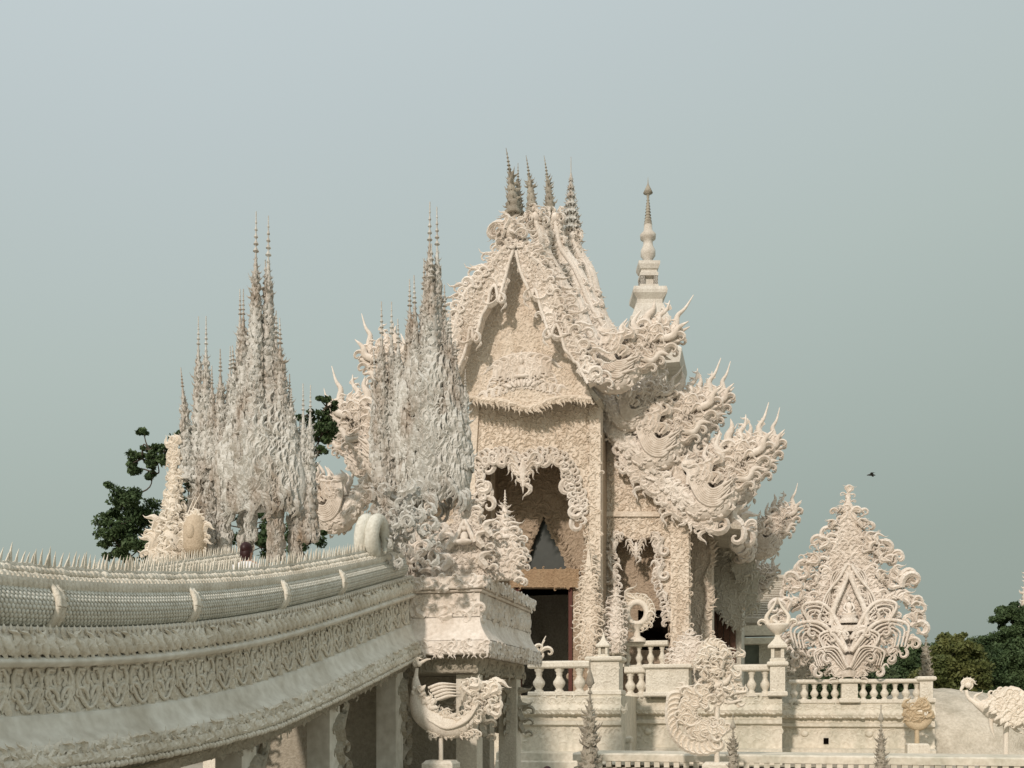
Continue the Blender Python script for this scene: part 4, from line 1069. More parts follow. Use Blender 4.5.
# ---------------------------------------------------------------- the big flame screen on the right
rows = [(494, .6), (500, 2.2), (508, 5), (516, 8), (524, 11), (531, 13), (540, 16), (548, 20), (556, 24), (566, 29), (576, 35), (586, 41), (596, 46), (606, 50), (616, 51), (626, 50), (636, 46), (644, 41), (650, 37), (656, 31), (664, 24), (670, 18), (677, 15)]
def screen_extra(cx, u, sc):
    def X(px): return cx + (px - 848) * sc
    def Z(y): return CZ + (HY - y) * sc
    res = []
    m = MB()
    rg = np.random.default_rng(83)
    for sg in (-1, 1):
        for ox, y, r_, a_ in ((9, 511, 7, .3), (15, 526, 9, .6), (25, 546, 12, .25), (31, 560, 11, .7), (38, 562, 13, .2), (47, 578, 13, .6), (53, 588, 14, .25), (58, 606, 14, .75), (60, 624, 13, 1.1), (44, 600, 10, .3), (30, 580, 10, .25), (20, 552, 9, .2), (54, 640, 10, 1.5), (40, 654, 10, 1.7), (26, 664, 9, 1.7)):
            for q_ in range(6):
                d_ = a_ + rg.uniform(-.75, .75); rr = r_ * rg.uniform(.75, 1.35)
                orn(m, (KRF, KRF, CURLB)[q_ % 3], [(cx + sg * (ox + rg.uniform(-.25, .25) * r_) * sc, u - .12 + rg.uniform(-.12, .2), Z(y + rg.uniform(-.1, .4) * r_))], -sg * d_, rr * sc, sg, FRONT, 1.0)
        for (x0, y0, x1, y1, x2, y2, x3, y3, r_) in ((846, 640, 826, 606, 804, 606, 812, 626, 3.2), (846, 652, 822, 624, 794, 626, 796, 648, 3.4), (847, 652, 836, 632, 820, 636, 826, 652, 2.8), (847, 668, 836, 648, 816, 652, 818, 666, 2.4), (846, 566, 838, 580, 826, 596, 822, 612, 2.4)):
            for q_ in range(4):
                f_ = q_ * .2
                pts = [(cx - sg * (848 - a) * sc, Z(b)) for a, b in ((x0 + (x3 - x0) * f_ * .2, y0 + f_ * 4), (x1 + (x3 - x1) * f_ * .6, y1 + (y0 - y1) * f_ * .5), (x2 + (x1 - x2) * f_ * .6, y2 + (y3 - y2) * f_ * .8), (x3 + (x1 - x3) * f_ * .6, y3))]
                V, F = sweep2(smooth_path(pts, 22), np.linspace(r_ * (.75 if q_ == 0 else .32), r_ * .3, 22) * sc, 7, .9, u - .34 + .04 * q_); m.add(V, F)
            orn(m, CURLB, [(cx - sg * (848 - x3) * sc, u - .34, Z(y3 + 2))], sg * 2.2, 9 * sc, -sg)
    res.append(('scroll_lobes', m))
    m = MB()        # niche frame
    for sg in (-1, 1):
        V, F = sweep2(smooth_path([(cx, Z(574)), (cx + sg * 7 * sc, Z(592)), (cx + sg * 14 * sc, Z(608)), (cx + sg * 17 * sc, Z(626))], 16), np.linspace(2.2, 3, 16) * sc, 7, 1, u - .3); m.add(V, F)
        edge(m, [(cx, Z(572)), (cx + sg * 8 * sc, Z(590)), (cx + sg * 18 * sc, Z(626))], u - .3, .16, .3, sg, 71, -.6)
    box(m, cx - 17 * sc, cx + 17 * sc, u - .4, u - .05, Z(632), Z(626)); panel(m, [(cx - 17 * sc, Z(640)), (cx + 17 * sc, Z(640)), (cx + 17 * sc, Z(627)), (cx - 17 * sc, Z(627))], u - .4, .16, 72)
    res.append(('niche', m))
    m = MB()
    sphere(m, (cx, u - .3, Z(608)), (3.2 * sc, 2.5 * sc, 5 * sc)); sphere(m, (cx, u - .3, Z(600)), (1.8 * sc, 1.8 * sc, 2.2 * sc)); sphere(m, (cx, u - .36, Z(614)), (7 * sc, 3.5 * sc, 2.4 * sc))
    orn(m, FLM, [(cx, u - .3, Z(598))], 0, 6 * sc)
    for sg in (-1, 1): tube3(m, [(cx + sg * 2.6 * sc, u - .3, Z(604)), (cx + sg * 4.8 * sc, u - .38, Z(609)), (cx + sg * 2 * sc, u - .5, Z(613))], [1.1 * sc, .7 * sc], 7, 10)
    lathe(m, [(9 * sc, Z(624)), (10 * sc, Z(621)), (7 * sc, Z(618)), (9 * sc, Z(616)), (.01, Z(616))], 14, (cx, u - .25, 0))
    res.append(('seated_figure', m))
    m = MB(); lathe(m, [(7 * sc, Z(677)), (9 * sc, Z(672)), (6 * sc, Z(664)), (8 * sc, Z(655))], 12, (cx, u, 0)); tube3(m, [(cx, u, Z(498)), (cx, u, Z(489))], [.06, .01], 6)
    sphere(m, (cx, u, Z(497)), .09)
    res.append(('stem', m))
    return res
fs = flame_crown('flame_screen', 'large leaf shaped flame screen with a seated figure niche on the low balustrade', 'ornament screen', rows, 848, 2.2, .17, 81, M_ORN, None, None, .4, screen_extra)
m = MB()        # slim white post behind
b_ = TP(804, 700, 4.5); box(m, b_[0] - .13, b_[0] + .13, 4.4, 4.66, 0, TP(804, 655, 4.5)[2]); bbox(m, b_[0] - .2, b_[0] + .2, 4.33, 4.73, TP(804, 657, 4.5)[2], TP(804, 654, 4.5)[2])
solo('white_post', m, M_RAIL, (b_[0], 4.5, 0), 'slim plain white post behind the low balustrade left of the flame screen', 'post')

# ---------------------------------------------------------------- the bridge and its naga balustrades
VB = 1.43                                      # half width of the bridge
D2U = lambda D: (-5.54 + .249 * D - F0[0]) * SN + (D - F0[1]) * CS     # depth along the near face -> u
_ud = [D2U(d) for d in (0, 2, 4, 6.2, 7.28, 8.3, 8.9, 11.06, 13.1, 15.8)]
_zt = [2.35, 2.26, 2.21, 2.18, 2.19, 2.25, 2.33, 2.66, 3.08, 3.70]
_cf = np.polyfit(_ud, _zt, 4)
U0, U1 = D2U(1.2), D2U(15.9)
def ztop(u): return np.polyval(_cf, u)
def zs(u): return np.interp(u, [D2U(7.3), D2U(11)], [.87, 1.0])
NU = 120
us = np.linspace(U0, U1, NU)
bu = (U0 + U1) / 2
bridge = thing('bridge', 'long rising white bridge with carved bands leading to the temple', 'bridge', (0, bu, 0))
def band(mb, prof):
    """strip along both flanks; prof = [(outward, offset from the top)]"""
    p = np.array(prof); m = len(p)
    for sg in (1, -1):
        V = np.stack([np.repeat(sg * (VB + p[None, :, 0]), NU, 0), np.repeat(us[:, None], m, 1), ztop(us)[:, None] + zs(us)[:, None] * p[None, :, 1]], -1).reshape(-1, 3)
        i = np.arange(NU - 1)[:, None] * m; j = np.arange(m - 1)[None]
        F = np.stack([i + j, i + j + 1, i + m + j + 1, i + m + j], -1).reshape(-1, 4)
        mb.add(V, F if sg > 0 else F[:, ::-1])
def along(off, z, step, jit=0, seed=0, flank=1):
    rng = np.random.default_rng(seed)
    u = np.arange(U0 + .1, U1 - .05, step); u = u + rng.uniform(-jit, jit, len(u))
    zz = z + rng.uniform(-jit, jit, len(u)) * .6
    return np.c_[np.full(len(u), flank * (VB + off)), u, ztop(u) + zs(u) * zz], np.arctan(np.polyval(np.polyder(_cf), u))
def run(mb, T, off, z, step, s, a=0.0, depth=.7, jit=0.0, seed=0, flip=1, spread=0.0):
    rng = np.random.default_rng(seed + 3)
    P, sl_ = along(off, z, step, jit, seed)
    n = len(P); f = rng.choice([-1, 1], n) if flip == 0 else flip
    orn(mb, T, P, sl_ + a + rng.normal(0, spread, n) if spread else sl_ + a, s, f, SIDE, depth)
mb = MB(); band(mb, [(-.25, .02), (.0, .02), (.045, -.02), (.05, -.12), (.03, -.21), (-.02, -.24)])
run(mb, PET, .05, -.22, .12, .21, -.75, 1.6, .008, 1, 1, .12); run(mb, PET, .06, -.22, .12, .21, .75, 1.6, .008, 2, -1, .12); run(mb, KR, .07, -.16, .12, .15, 0, 1.0, .015, 3, 0, .3)
run(mb, CURL, .06, -.20, .11, .12, -1.2, 1, .01, 5)
run(mb, PET, .055, -.04, .07, .07, 0, 1.0); run(mb, FLML, .05, -.21, .07, .09, PI, .8)
part('acanthus_band', mb, M_BRIDGE, bridge)
mb = MB(); band(mb, [(-.02, -.24), (.05, -.245), (.09, -.275), (.09, -.30), (.05, -.33), (-.01, -.335)])
part('round_moulding', mb, M_SMOOTH, bridge)
mb = MB(); band(mb, [(-.01, -.335), (-.02, -.35), (-.02, -.73), (-.01, -.745)])
P, sl_ = along(-.005, -.72, .36)
orn(mb, MEDAL, P, sl_, .37, 1, SIDE, .9, 1.05)
P, sl_ = along(-.01, -.72, .36)
orn(mb, KRL, P + [0, .18, 0], sl_, .34, 1, SIDE, .4, .45)
for r_ in range(4): run(mb, CURL if r_ % 2 else KRL, -.012, -.70 + .10 * r_, .085, .11, 0, .35, .03, 20 + r_, 0, 1.3)
part('medallion_frieze', mb, M_BRIDGE, bridge)
mb = MB(); band(mb, [(-.01, -.745), (.02, -.76), (.03, -.80), (.09, -.92), (.17, -.985), (.18, -1.0)])
part('cove_moulding', mb, M_SMOOTH, bridge)
mb = MB(); band(mb, [(.18, -1.0), (.21, -1.01), (.21, -1.09), (.24, -1.10), (.25, -1.16), (.22, -1.22), (-.15, -1.225)])
for r_, (o_, z_) in enumerate(((.21, -1.05), (.235, -1.12), (.245, -1.18))):
    run(mb, (KR, KR, BEAD)[r_], o_, z_ - .05, (.09, .09, .06)[r_], (.14, .13, .06)[r_], (.4, -.4, 0)[r_], 1.0, .01, 30 + r_, 0, .35)
run(mb, FLML, .23, -1.18, .06, .075, PI, .8)
part('fringe_moulding', mb, M_BRIDGE, bridge)
mb = MB()       # deck and soffit
for dz, wd in ((-.92, VB - .2), (-1.24, VB + .1)):
    V = np.stack([np.stack([np.full(NU, -wd), us, ztop(us) + dz], -1), np.stack([np.full(NU, wd), us, ztop(us) + dz], -1)], 1).reshape(-1, 3)
    i = np.arange(NU - 1)[:, None] * 2
    mb.add(V, np.concatenate([i, i + 1, i + 3, i + 2], 1))
for sg in (-1, 1):
    V = np.stack([np.stack([np.full(NU, sg * (VB - .2)), us, ztop(us) - .92], -1), np.stack([np.full(NU, sg * (VB - .2)), us, ztop(us) + .03], -1)], 1).reshape(-1, 3)
    mb.add(V, np.concatenate([i, i + 1, i + 3, i + 2], 1))
part('deck', mb, M_BRIDGE, bridge)
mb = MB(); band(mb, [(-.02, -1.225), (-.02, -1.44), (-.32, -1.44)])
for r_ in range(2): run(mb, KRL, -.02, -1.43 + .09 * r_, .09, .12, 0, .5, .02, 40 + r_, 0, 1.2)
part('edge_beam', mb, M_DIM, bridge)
for dp in (15.5, 13.15, 10.95, 8.9, 6.9, 4.8, 2.6):       # piers with leaning carved brackets
    u = D2U(dp); mb = MB(); w_ = .16
    zt_ = float(ztop(u)) - 1.42
    for sg in (1, -1):
        v_ = sg * (VB - .22); mb = MB()
        bbox(mb, v_ - w_, v_ + w_, u - w_, u + w_, 0, zt_, .02)
        part('pier', mb, M_SMOOTH, bridge)
    mb = MB()
    v_ = VB - .1
    for k_ in range(3):
        y0 = zt_ - .25 * k_
        orn(mb, KR, [(v_ + .02, u + w_ + .03 + .02 * k_, y0 - .55)], -.5 + .15 * k_, .55 - .1 * k_, 1, SIDE, 1.2)
        orn(mb, CURLB, [(v_ - .02, u + w_ + .02, y0 - .9)], -.35, .4, 1, SIDE, 1.2)
    tube3(mb, [(v_ - .05, u + w_, zt_ - 1.1), (v_ - .05, u + w_ + .12, zt_ - .5), (v_ - .05, u + w_ + .4, zt_ + .02)], [.05, .08, .06], 7, 14)
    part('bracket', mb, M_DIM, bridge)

mb = MB()       # dim sheet added under the deck to stand for the deep shade there
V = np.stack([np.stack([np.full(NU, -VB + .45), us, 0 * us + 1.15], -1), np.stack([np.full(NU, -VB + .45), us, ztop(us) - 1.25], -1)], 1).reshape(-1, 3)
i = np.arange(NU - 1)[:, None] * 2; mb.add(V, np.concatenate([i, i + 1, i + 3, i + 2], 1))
part('added_shade_wall', mb, M_DIM, bridge)
RT = .155
def naga_rail(flank, label, u_end):
    t = thing('naga_balustrade', label, 'balustrade', (flank * VB, bu, 0), 'naga balustrades of the bridge')
    u = us[us < u_end]; n = len(u); k_ = 14
    vc = flank * (VB - .13); zc = ztop(u) + .175
    m = MB(); a_ = np.arange(k_) * 2 * PI / k_
    V = np.stack([np.repeat(vc + RT * np.cos(a_)[None], n, 0), np.repeat(u[:, None], k_, 1), zc[:, None] + RT * 1.1 * np.sin(a_)[None]], -1).reshape(-1, 3)
    i = np.arange(n - 1)[:, None] * k_; j = np.arange(k_)[None]; q_ = (j + 1) % k_
    m.add(V, np.stack([i + j, i + k_ + j, i + k_ + q_, i + q_], -1).reshape(-1, 4))
    step = .044
    uu = np.arange(U0 + .05, u_end - .03, step); zz = ztop(uu) + .175; rng = np.random.default_rng(5)
    for r_, th_ in enumerate(np.linspace(-.9, 1.0, 10)):
        for sg in ((flank,) if flank > 0 else (1,)):
            ca, sa = math.cos(th_), math.sin(th_)
            P = np.c_[np.full(len(uu), vc + sg * RT * ca), uu + .5 * step * (r_ % 2), zz + RT * 1.1 * sa]
            e_ = (np.array([0, 1., 0]), np.array([-ca * sg, 0, -sa]), np.array([-sa * sg, 0, ca]))
            orn(m, BEAD, P, 0, .042, 1, e_, .45)
    part('scaled_body', m, M_SCALE, t)
    m = MB()        # frill, knobs and fin spikes along the back
    uu = np.arange(U0 + .05, u_end - .05, .055); zz = ztop(uu) + .175 + RT
    sl_ = np.arctan(np.polyval(np.polyder(_cf), uu)); n = len(uu)
    orn(m, PET, np.c_[np.full(n, vc + .085), uu, zz - .03], sl_, .13, 1, SIDE, 1.0, 1.1)
    for r_, (dv, dz, s_) in enumerate(((.04, .07, .085), (-.01, .125, .09), (-.06, .16, .075))):
        orn(m, BEAD, np.c_[np.full(n, vc + dv), uu + .028 * (r_ % 2), zz + dz], 0, s_ * rng.uniform(.8, 1.15, n), 1, SIDE)
    tube3(m, np.c_[np.full(n, vc - .04), uu, zz + .05], .075, 8)
    orn(m, SPK, np.c_[np.full(n, vc - .05), uu, zz + .13], sl_ - .10 + rng.normal(0, .09, n), .19 * rng.uniform(.85, 1.12, n), 1, SIDE, .8, .8)
    part('spine_fin', m, M_BRIDGE, t)
    for dp in (1.9, 3.9, 5.9, 7.85, 9.75, 11.6, 13.2):
        uc = D2U(dp); zc_ = float(ztop(uc)) + .175
        m = MB()
        for du in (0, .05):
            a_ = np.linspace(0, 2 * PI, 19)
            tube3(m, np.c_[vc + (RT + .02) * np.cos(a_), uc + du + .03 * np.sin(a_), zc_ + (RT * 1.1 + .02) * np.sin(a_)], .03, 6)
        for th_ in np.linspace(-1.0, 1.3, 8):
            orn(m, FLML, [(vc + (RT + .03) * math.cos(th_), uc + .06, zc_ + (RT + .03) * math.sin(th_))], -1.5, .075, 1, SIDE, 1.0)
        part('collar_ring', m, M_BRIDGE, t)
    return t
UE = D2U(15.7)
t1 = naga_rail(1, 'near scaled naga balustrade with a spiky back fin along the bridge', UE)
t2 = naga_rail(-1, 'far naga balustrade of the bridge, mostly hidden behind the near spiky one', UE - .2)
# coiled neck where the near rail ends
m = MB(); uc = D2U(14.6)
def CP(px, y): return TP(px, y, uc)
zc_ = CP(366, 537)[2]
a_ = np.linspace(-PI * .6, PI * 3.42, 70); f_ = np.linspace(0, 1, 70)
pc_ = np.c_[VB - .30 + .34 * f_, uc + .16 * np.cos(a_ + PI), zc_ + .24 * np.sin(a_)]
tube3(m, pc_, [.09, .10, .105, .10, .105, .09, .02], 14)
for k_ in ():
    th_ = np.arange(9) * 2 * PI / 9 + .35 * (k_ % 4); d_ = pc_[k_ + 1] - pc_[k_ - 1]; d_ /= np.linalg.norm(d_)
    e1 = np.cross(d_, [1, 0, 0.01]); e1 /= np.linalg.norm(e1); e2 = np.cross(d_, e1)
    for q_ in th_: orn(m, BEAD, [pc_[k_] + .113 * (math.cos(q_) * e1 + math.sin(q_) * e2)], 0, .055)
part('coiled_neck', m, M_SCALE, t1)
m = MB(); rng = np.random.default_rng(77)
for k_ in range(80):
    p = CP(380 + rng.uniform(-18, 32), rng.uniform(478, 515) if k_ < 40 else rng.uniform(500, 560))
    if k_ >= 40: p = (p[0] + .28, p[1], p[2])
    orn(m, KR, [(p[0], uc + rng.uniform(.1, .5), p[2] - .1)], rng.normal(.1, .45), rng.uniform(.15, .27), rng.choice([-1, 1]), FRONT, .8, .75)
part('flame_plume', m, M_PINN, t1)

# ---------------------------------------------------------------- landing at the head of the bridge
UPL = -15.25
vp = 2.56; ZP = TP(450, 577, UPL)[2]; ZPb = TP(450, 655, UPL)[2]
upb = UPL + 3.5
plat = thing('landing', 'square carved landing block on columns joining bridge and temple', 'platform', (0, UPL + 1.7, 0))
hgt = ZP - ZPb
def landing_tier(zt, zb, o, mat, nm, orn_rows=()):
    m = MB()
    if isinstance(o, list):       # lofted cove: [(outward, z)]
        for (o0, z0), (o1, z1) in zip(o[:-1], o[1:]):
            V = [(-vp - o0, UPL - o0, z0), (vp + o0, UPL - o0, z0), (vp + o0, upb, z0), (-vp - o0, upb, z0), (-vp - o1, UPL - o1, z1), (vp + o1, UPL - o1, z1), (vp + o1, upb, z1), (-vp - o1, upb, z1)]
            m.add(V, [(0, 1, 5, 4), (1, 2, 6, 5), (2, 3, 7, 6), (3, 0, 4, 7)], False)
        return part(nm, m, mat, plat)
    bbox(m, -vp - o, vp + o, UPL - o, upb, zb, zt, .015)
    for (T, z_, s_, st, a_, jit, sp_) in orn_rows:
        rng = np.random.default_rng(int(st * 1000) + int(z_ * 100))
        vv = np.arange(-vp - o + .05, vp + o - .03, st); n = len(vv)
        orn(m, T, np.c_[vv + rng.uniform(-jit, jit, n), np.full(n, UPL - o - .005), z_ + rng.uniform(-jit, jit, n)], a_ + rng.normal(0, sp_, n), s_, rng.choice([-1, 1], n), FRONT, .7)
        uu = np.arange(UPL - o + .05, upb - .03, st); n = len(uu)
        orn(m, T, np.c_[np.full(n, vp + o + .005), uu + rng.uniform(-jit, jit, n), z_ + rng.uniform(-jit, jit, n)], a_ + rng.normal(0, sp_, n), s_, rng.choice([-1, 1], n), SIDE, .7)
    return part(nm, m, mat, plat)
h_ = hgt
landing_tier(ZP, ZP - .16 * h_, .10, M_ORN, 'cornice', [(KRL, ZP - .15 * h_, .16, .10, 0, .02, .5), (CURL, ZP - .1 * h_, .14, .12, 0, .02, 1.0)])
landing_tier(ZP - .16 * h_ - .002, ZP - .2 * h_, .05, M_ORN, 'upper_fillet')
landing_tier(ZP - .2 * h_ - .002, ZP - .52 * h_, .0, M_ORN, 'carved_die', [(KR, ZP - .5 * h_, .3, .22, 0, .02, .7), (CURL, ZP - .4 * h_, .2, .16, 0, .05, 1.3), (KRL, ZP - .32 * h_, .16, .12, 0, .04, 1.3)])
landing_tier(0, 0, [(.0 + .2 * (q_ / 8) ** 1.8, ZP - (.522 + .3 * q_ / 8) * h_) for q_ in range(9)], M_ORN, 'cove')
landing_tier(ZP - .822 * h_, ZPb, .2, M_ORN, 'lower_fringe', [(KRL, ZPb + .03, .15, .09, 0, .02, .6), (CURL, ZPb + .1, .13, .1, 0, .02, 1.2), (FLML, ZPb + .02, .1, .08, PI, .01, .2)])
m = MB(); bbox(m, -vp + .1, vp - .1, UPL + .1, upb - .05, ZPb - .28, ZPb - .003)
rng = np.random.default_rng(9); vv = np.arange(-vp + .15, vp - .15, .11)
orn(m, CURL, np.c_[vv, np.full(len(vv), UPL + .095), np.full(len(vv), ZPb - .22)], rng.normal(0, 1, len(vv)), .16, 1, FRONT, .6)
uu = np.arange(UPL + .15, upb - .1, .11); orn(m, CURL, np.c_[np.full(len(uu), vp - .095), uu, np.full(len(uu), ZPb - .22)], rng.normal(0, 1, len(uu)), .16, 1, SIDE, .6)
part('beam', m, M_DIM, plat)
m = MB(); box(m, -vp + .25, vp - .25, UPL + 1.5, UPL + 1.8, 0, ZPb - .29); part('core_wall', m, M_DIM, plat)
for v_ in (-vp + .3, vp - .3):
    for u_ in (UPL + .45, upb - .4):
        m = MB(); bbox(m, v_ - .17, v_ + .17, u_ - .17, u_ + .17, 0, ZPb - .281, .02); bbox(m, v_ - .24, v_ + .24, u_ - .24, u_ + .24, 0, .4, .03)
        part('column', m, M_BRIDGE, plat)
        m = MB()
        for sg in (-1, 1):
            for k_ in range(3):
                orn(m, KR, [(v_ + sg * (.2 + .03 * k_), u_ - .02, ZPb - .85 - .22 * k_)], -sg * .5, .5 - .08 * k_, sg, FRONT, 1.0)
                orn(m, KR, [(v_, u_ + sg * (.2 + .03 * k_), ZPb - .85 - .22 * k_)], -sg * .5, .5 - .08 * k_, sg, SIDE, 1.0)
        part('bracket', m, M_DIM, plat)

# crowns on the landing
def crown(px, u, tip_y, w, seed, label, rows, niche=False):
    def ex(cx, u, sc):
        m = MB(); res = []
        base = [TP(px, y, u)[2] for y, _ in rows]
        zb = min(base)
        hh = TP(px, tip_y, u)[2] - zb
        spire(m, (cx, u, zb + hh * .45), hh * .55, .22, 5, seed, 8, (0, 0), .35, .5); res.append(('spire', m))
        if niche:
            m = MB()
            for sg in (-1, 1):
                V, F = sweep2(smooth_path([(cx, zb + hh * .62), (cx + sg * .08, zb + hh * .5), (cx + sg * .17, zb + hh * .36)], 12), np.linspace(.03, .045, 12), 7, 1, u - .2); m.add(V, F)
                orn(m, KR, [(cx + sg * .3, u - .18, zb + hh * .3), (cx + sg * .42, u - .15, zb + hh * .42), (cx + sg * .36, u - .18, zb + .1)], -sg * .3, .34, sg)
            sphere(m, (cx, u - .2, zb + hh * .42), (.07, .06, .1)); sphere(m, (cx, u - .21, zb + hh * .52), .045); sphere(m, (cx, u - .24, zb + hh * .37), (.15, .08, .05))
            res.append(('niche_figure', m))
        return res
    flame_crown('flame_sculpture', label, 'ornament', rows, px, u, .095, seed, M_ORN, 'flame crowns on the landing', None, .3, ex)
crown(468, UPL + .35, 488, 1, 91, 'big flame crown with tiny seated figure on the left of the landing edge', [(496, 2), (508, 8), (520, 14), (532, 20), (545, 25), (556, 27), (566, 25), (577, 24)], True)
crown(505, UPL + .5, 490, 1, 92, 'slender flame crown with thin central spike at the landing corner', [(520, 4), (530, 8), (540, 14), (550, 19), (560, 21), (570, 18), (580, 16)])
crown(192, UPL + .5, 470, 1, 93, 'low flame crown on the far side of the bridge beside the left pinnacle tower', [(510, 3), (520, 9), (530, 14), (542, 18), (556, 20), (575, 20)])
m = MB(); ub = UPL + .2       # small block with scrolls behind the crown
for x0, x1, y0 in ((413, 440, 522), (400, 413, 545)):
    a_ = TL([(x0, y0), (x1, y0), (x1, 578), (x0, 578)], ub + .3); plate(m, a_, [], ub + .3, ub + .6); panel(m, a_, ub + .3, .12, x0, depth=.6)
for k_ in range(10): orn(m, CURLB, [TP(420 + (k_ % 3) * 5, 572 - 5 * k_, ub + .2)], rng.normal(0, .8), .26, (-1) ** k_)
solo('scroll_block', m, M_ORN, TP(425, 578, ub + .3), 'low carved scroll block between pinnacle pillars and the big flame crown', 'ornament')

# ---------------------------------------------------------------- pinnacle towers either side of the bridge head
def tower_cluster(label, u, env, legs, spires, seed, ythick, fringe_y):
    """env: rows (y, x left, x right) of the massed body; legs: (x, y top, y bottom, radius px); spires: (x base, y base, x tip, y tip, radius px)"""
    rng = np.random.default_rng(seed)
    e = np.array(env, float)
    cxp = e[-1, 1:].mean(); b_ = TP(cxp, legs[0][2], u)
    t = thing('pinnacle_tower', label, 'tower', b_, 'pinnacle towers flanking the bridge')
    sc = (F0A + u) / ((cxp - HX) / FL * SN + CS) / FL
    m = MB()
    Z = np.array([TP(cxp, y, u)[2] for y in e[:, 0]]); Lv = np.array([TP(x, 500, u)[0] for x in e[:, 1]]); Rv = np.array([TP(x, 500, u)[0] for x in e[:, 2]])
    cv = (Lv + Rv) / 2; hw = (Rv - Lv) / 2
    nseg = 28; a_ = np.arange(nseg) * 2 * PI / nseg
    zi = np.linspace(Z.max(), Z.min(), 40); o = np.argsort(Z)
    ci = np.interp(zi, Z[o], cv[o]); hi = np.interp(zi, Z[o], hw[o]) * .86
    lob = 1 + .10 * np.cos(a_ * 5 + 1)[None] * np.ones((40, 1)) + .05 * np.sin(zi * 5)[:, None] * np.cos(a_ * 3)[None]
    V = np.stack([ci[:, None] + hi[:, None] * lob * np.cos(a_), u + ythick * hi[:, None] * lob * np.sin(a_), np.repeat(zi[:, None], nseg, 1)], -1).reshape(-1, 3)
    i = np.arange(39)[:, None] * nseg; j = np.arange(nseg)[None]; q_ = (j + 1) % nseg
    m.add(V, np.stack([i + j, i + q_, i + nseg + q_, i + nseg + j], -1).reshape(-1, 4))
    m.add(V[-nseg:], [tuple(range(nseg))], False)
    # tall flame leaves growing upward all over the mass
    area = float(np.sum((hi[:-1] + hi[1:]) * np.abs(np.diff(zi))) * 2)
    n = int(area * 260)
    zz = zi[np.searchsorted(np.cumsum(hi) / hi.sum(), rng.random(n)).clip(0, 39)] + rng.uniform(-.08, .08, n)
    ph = rng.uniform(PI * .85, PI * 2.15, n)
    h_ = np.interp(zz, zi[::-1], hi[::-1]); c_ = np.interp(zz, zi[::-1], ci[::-1])
    P = np.c_[c_ + h_ * 1.02 * np.cos(ph), u + ythick * h_ * 1.02 * np.sin(ph), zz - .1]
    tang = (np.c_[-np.sin(ph), np.cos(ph) , 0 * ph], np.c_[np.cos(ph), np.sin(ph), 0 * ph] * -1, np.c_[0 * ph, 0 * ph, 0 * ph + 1])
    k1 = rng.random(n) < .6
    s_ = rng.uniform(.18, .38, n)
    for T, mk in ((KR, k1), (SCURL, ~k1)):
        orn(m, T, P[mk], rng.normal(0, .22, mk.sum()), s_[mk] * (1.0 if T is KR else .7), rng.choice([-1, 1], mk.sum()), tuple(x[mk] for x in tang), .9, .62)
    part('carved_mass', m, M_PINN, t)
    m = MB()        # hanging fringe under the mass
    nf = int(hw[-1] * 2 / .028)
    fx = rng.uniform(-1, 1, nf); c0, h0 = cv[-1], hw[-1]
    fz = np.array([TP(cxp, fringe_y(cxp + f * h0 / sc), u)[2] for f in fx])
    orn(m, FLM, np.c_[c0 + fx * h0 * .97, u + ythick * h0 * np.sqrt(1 - fx ** 2) * rng.choice([-1, -1, -.6, 1], nf), fz], PI + rng.normal(0, .12, nf), rng.uniform(.22, .42, nf), 1, FRONT, .8, .6)
    orn(m, KR, np.c_[c0 + fx[:nf // 2] * h0, u - ythick * h0 * np.sqrt(1 - fx[:nf // 2] ** 2), fz[:nf // 2]], PI + rng.normal(0, .3, nf // 2), rng.uniform(.2, .3, nf // 2), 1, FRONT, .8, .7)
    part('hanging_fringe', m, M_PINN, t)
    for (x, y0, y1, r_) in legs:
        m = MB(); p0, p1 = TP(x, y0, u), TP(x, y1, u); du = rng.uniform(-.25, .25); rr_ = r_ * sc * .7
        z_ = np.linspace(p1[2], p0[2], 16)
        lathe(m, np.c_[rr_ * (1 + .12 * np.sin(z_ * 9) + .25 * (z_ - z_[0]) / (z_[-1] - z_[0])), z_], 12, (p0[0], u + du, 0))
        n = 80; ph = rng.uniform(PI * .9, PI * 2.1, n); zz = rng.uniform(p1[2], p0[2], n)
        orn(m, KRL, np.c_[p0[0] + rr_ * np.cos(ph), u + du + rr_ * np.sin(ph), zz - .08], rng.normal(0, .3, n), rng.uniform(.14, .24, n), rng.choice([-1, 1], n), (np.c_[-np.sin(ph), np.cos(ph), 0 * ph], np.c_[-np.cos(ph), -np.sin(ph), 0 * ph], np.c_[0 * ph, 0 * ph, 0 * ph + 1]), .9, .6)
        part('pillar', m, M_PINN, t)
    for k_, (xb, yb, xt, yt, r_) in enumerate(spires):
        m = MB(); du = rng.uniform(-.1, .1)
        p0, p1 = TP(xb, yb, u), TP(xt, yt, u); H = p1[2] - p0[2]; rr_ = r_ * sc
        spire(m, (p0[0], u + du, p0[2]), H * 1.02, rr_ * 1.1, max(5, int(H / .17)), seed * 50 + k_, 6, (p1[0] - p0[0], 0), .18, .72)
        # bulbous carved lower shaft
        n = int((20 + H * 26) * (1 + r_ / 10)); zz = rng.uniform(0, .8, n) ** 1.3; ph = rng.uniform(0, 2 * PI, n); R_ = rr_ * (1 - zz) * .9
        orn(m, KRL, np.c_[p0[0] + (p1[0] - p0[0]) * zz ** 1.5 + R_ * np.cos(ph), u + du + R_ * np.sin(ph), p0[2] + zz * H - .05], rng.normal(0, .25, n), rng.uniform(.12, .24, n) * (1 - .55 * zz), rng.choice([-1, 1], n), (np.c_[-np.sin(ph), np.cos(ph), 0 * ph], np.c_[-np.cos(ph), -np.sin(ph), 0 * ph], np.c_[0 * ph, 0 * ph, 0 * ph + 1]), .9, .6)
        part('spire', m, M_PINN, t)
    return t
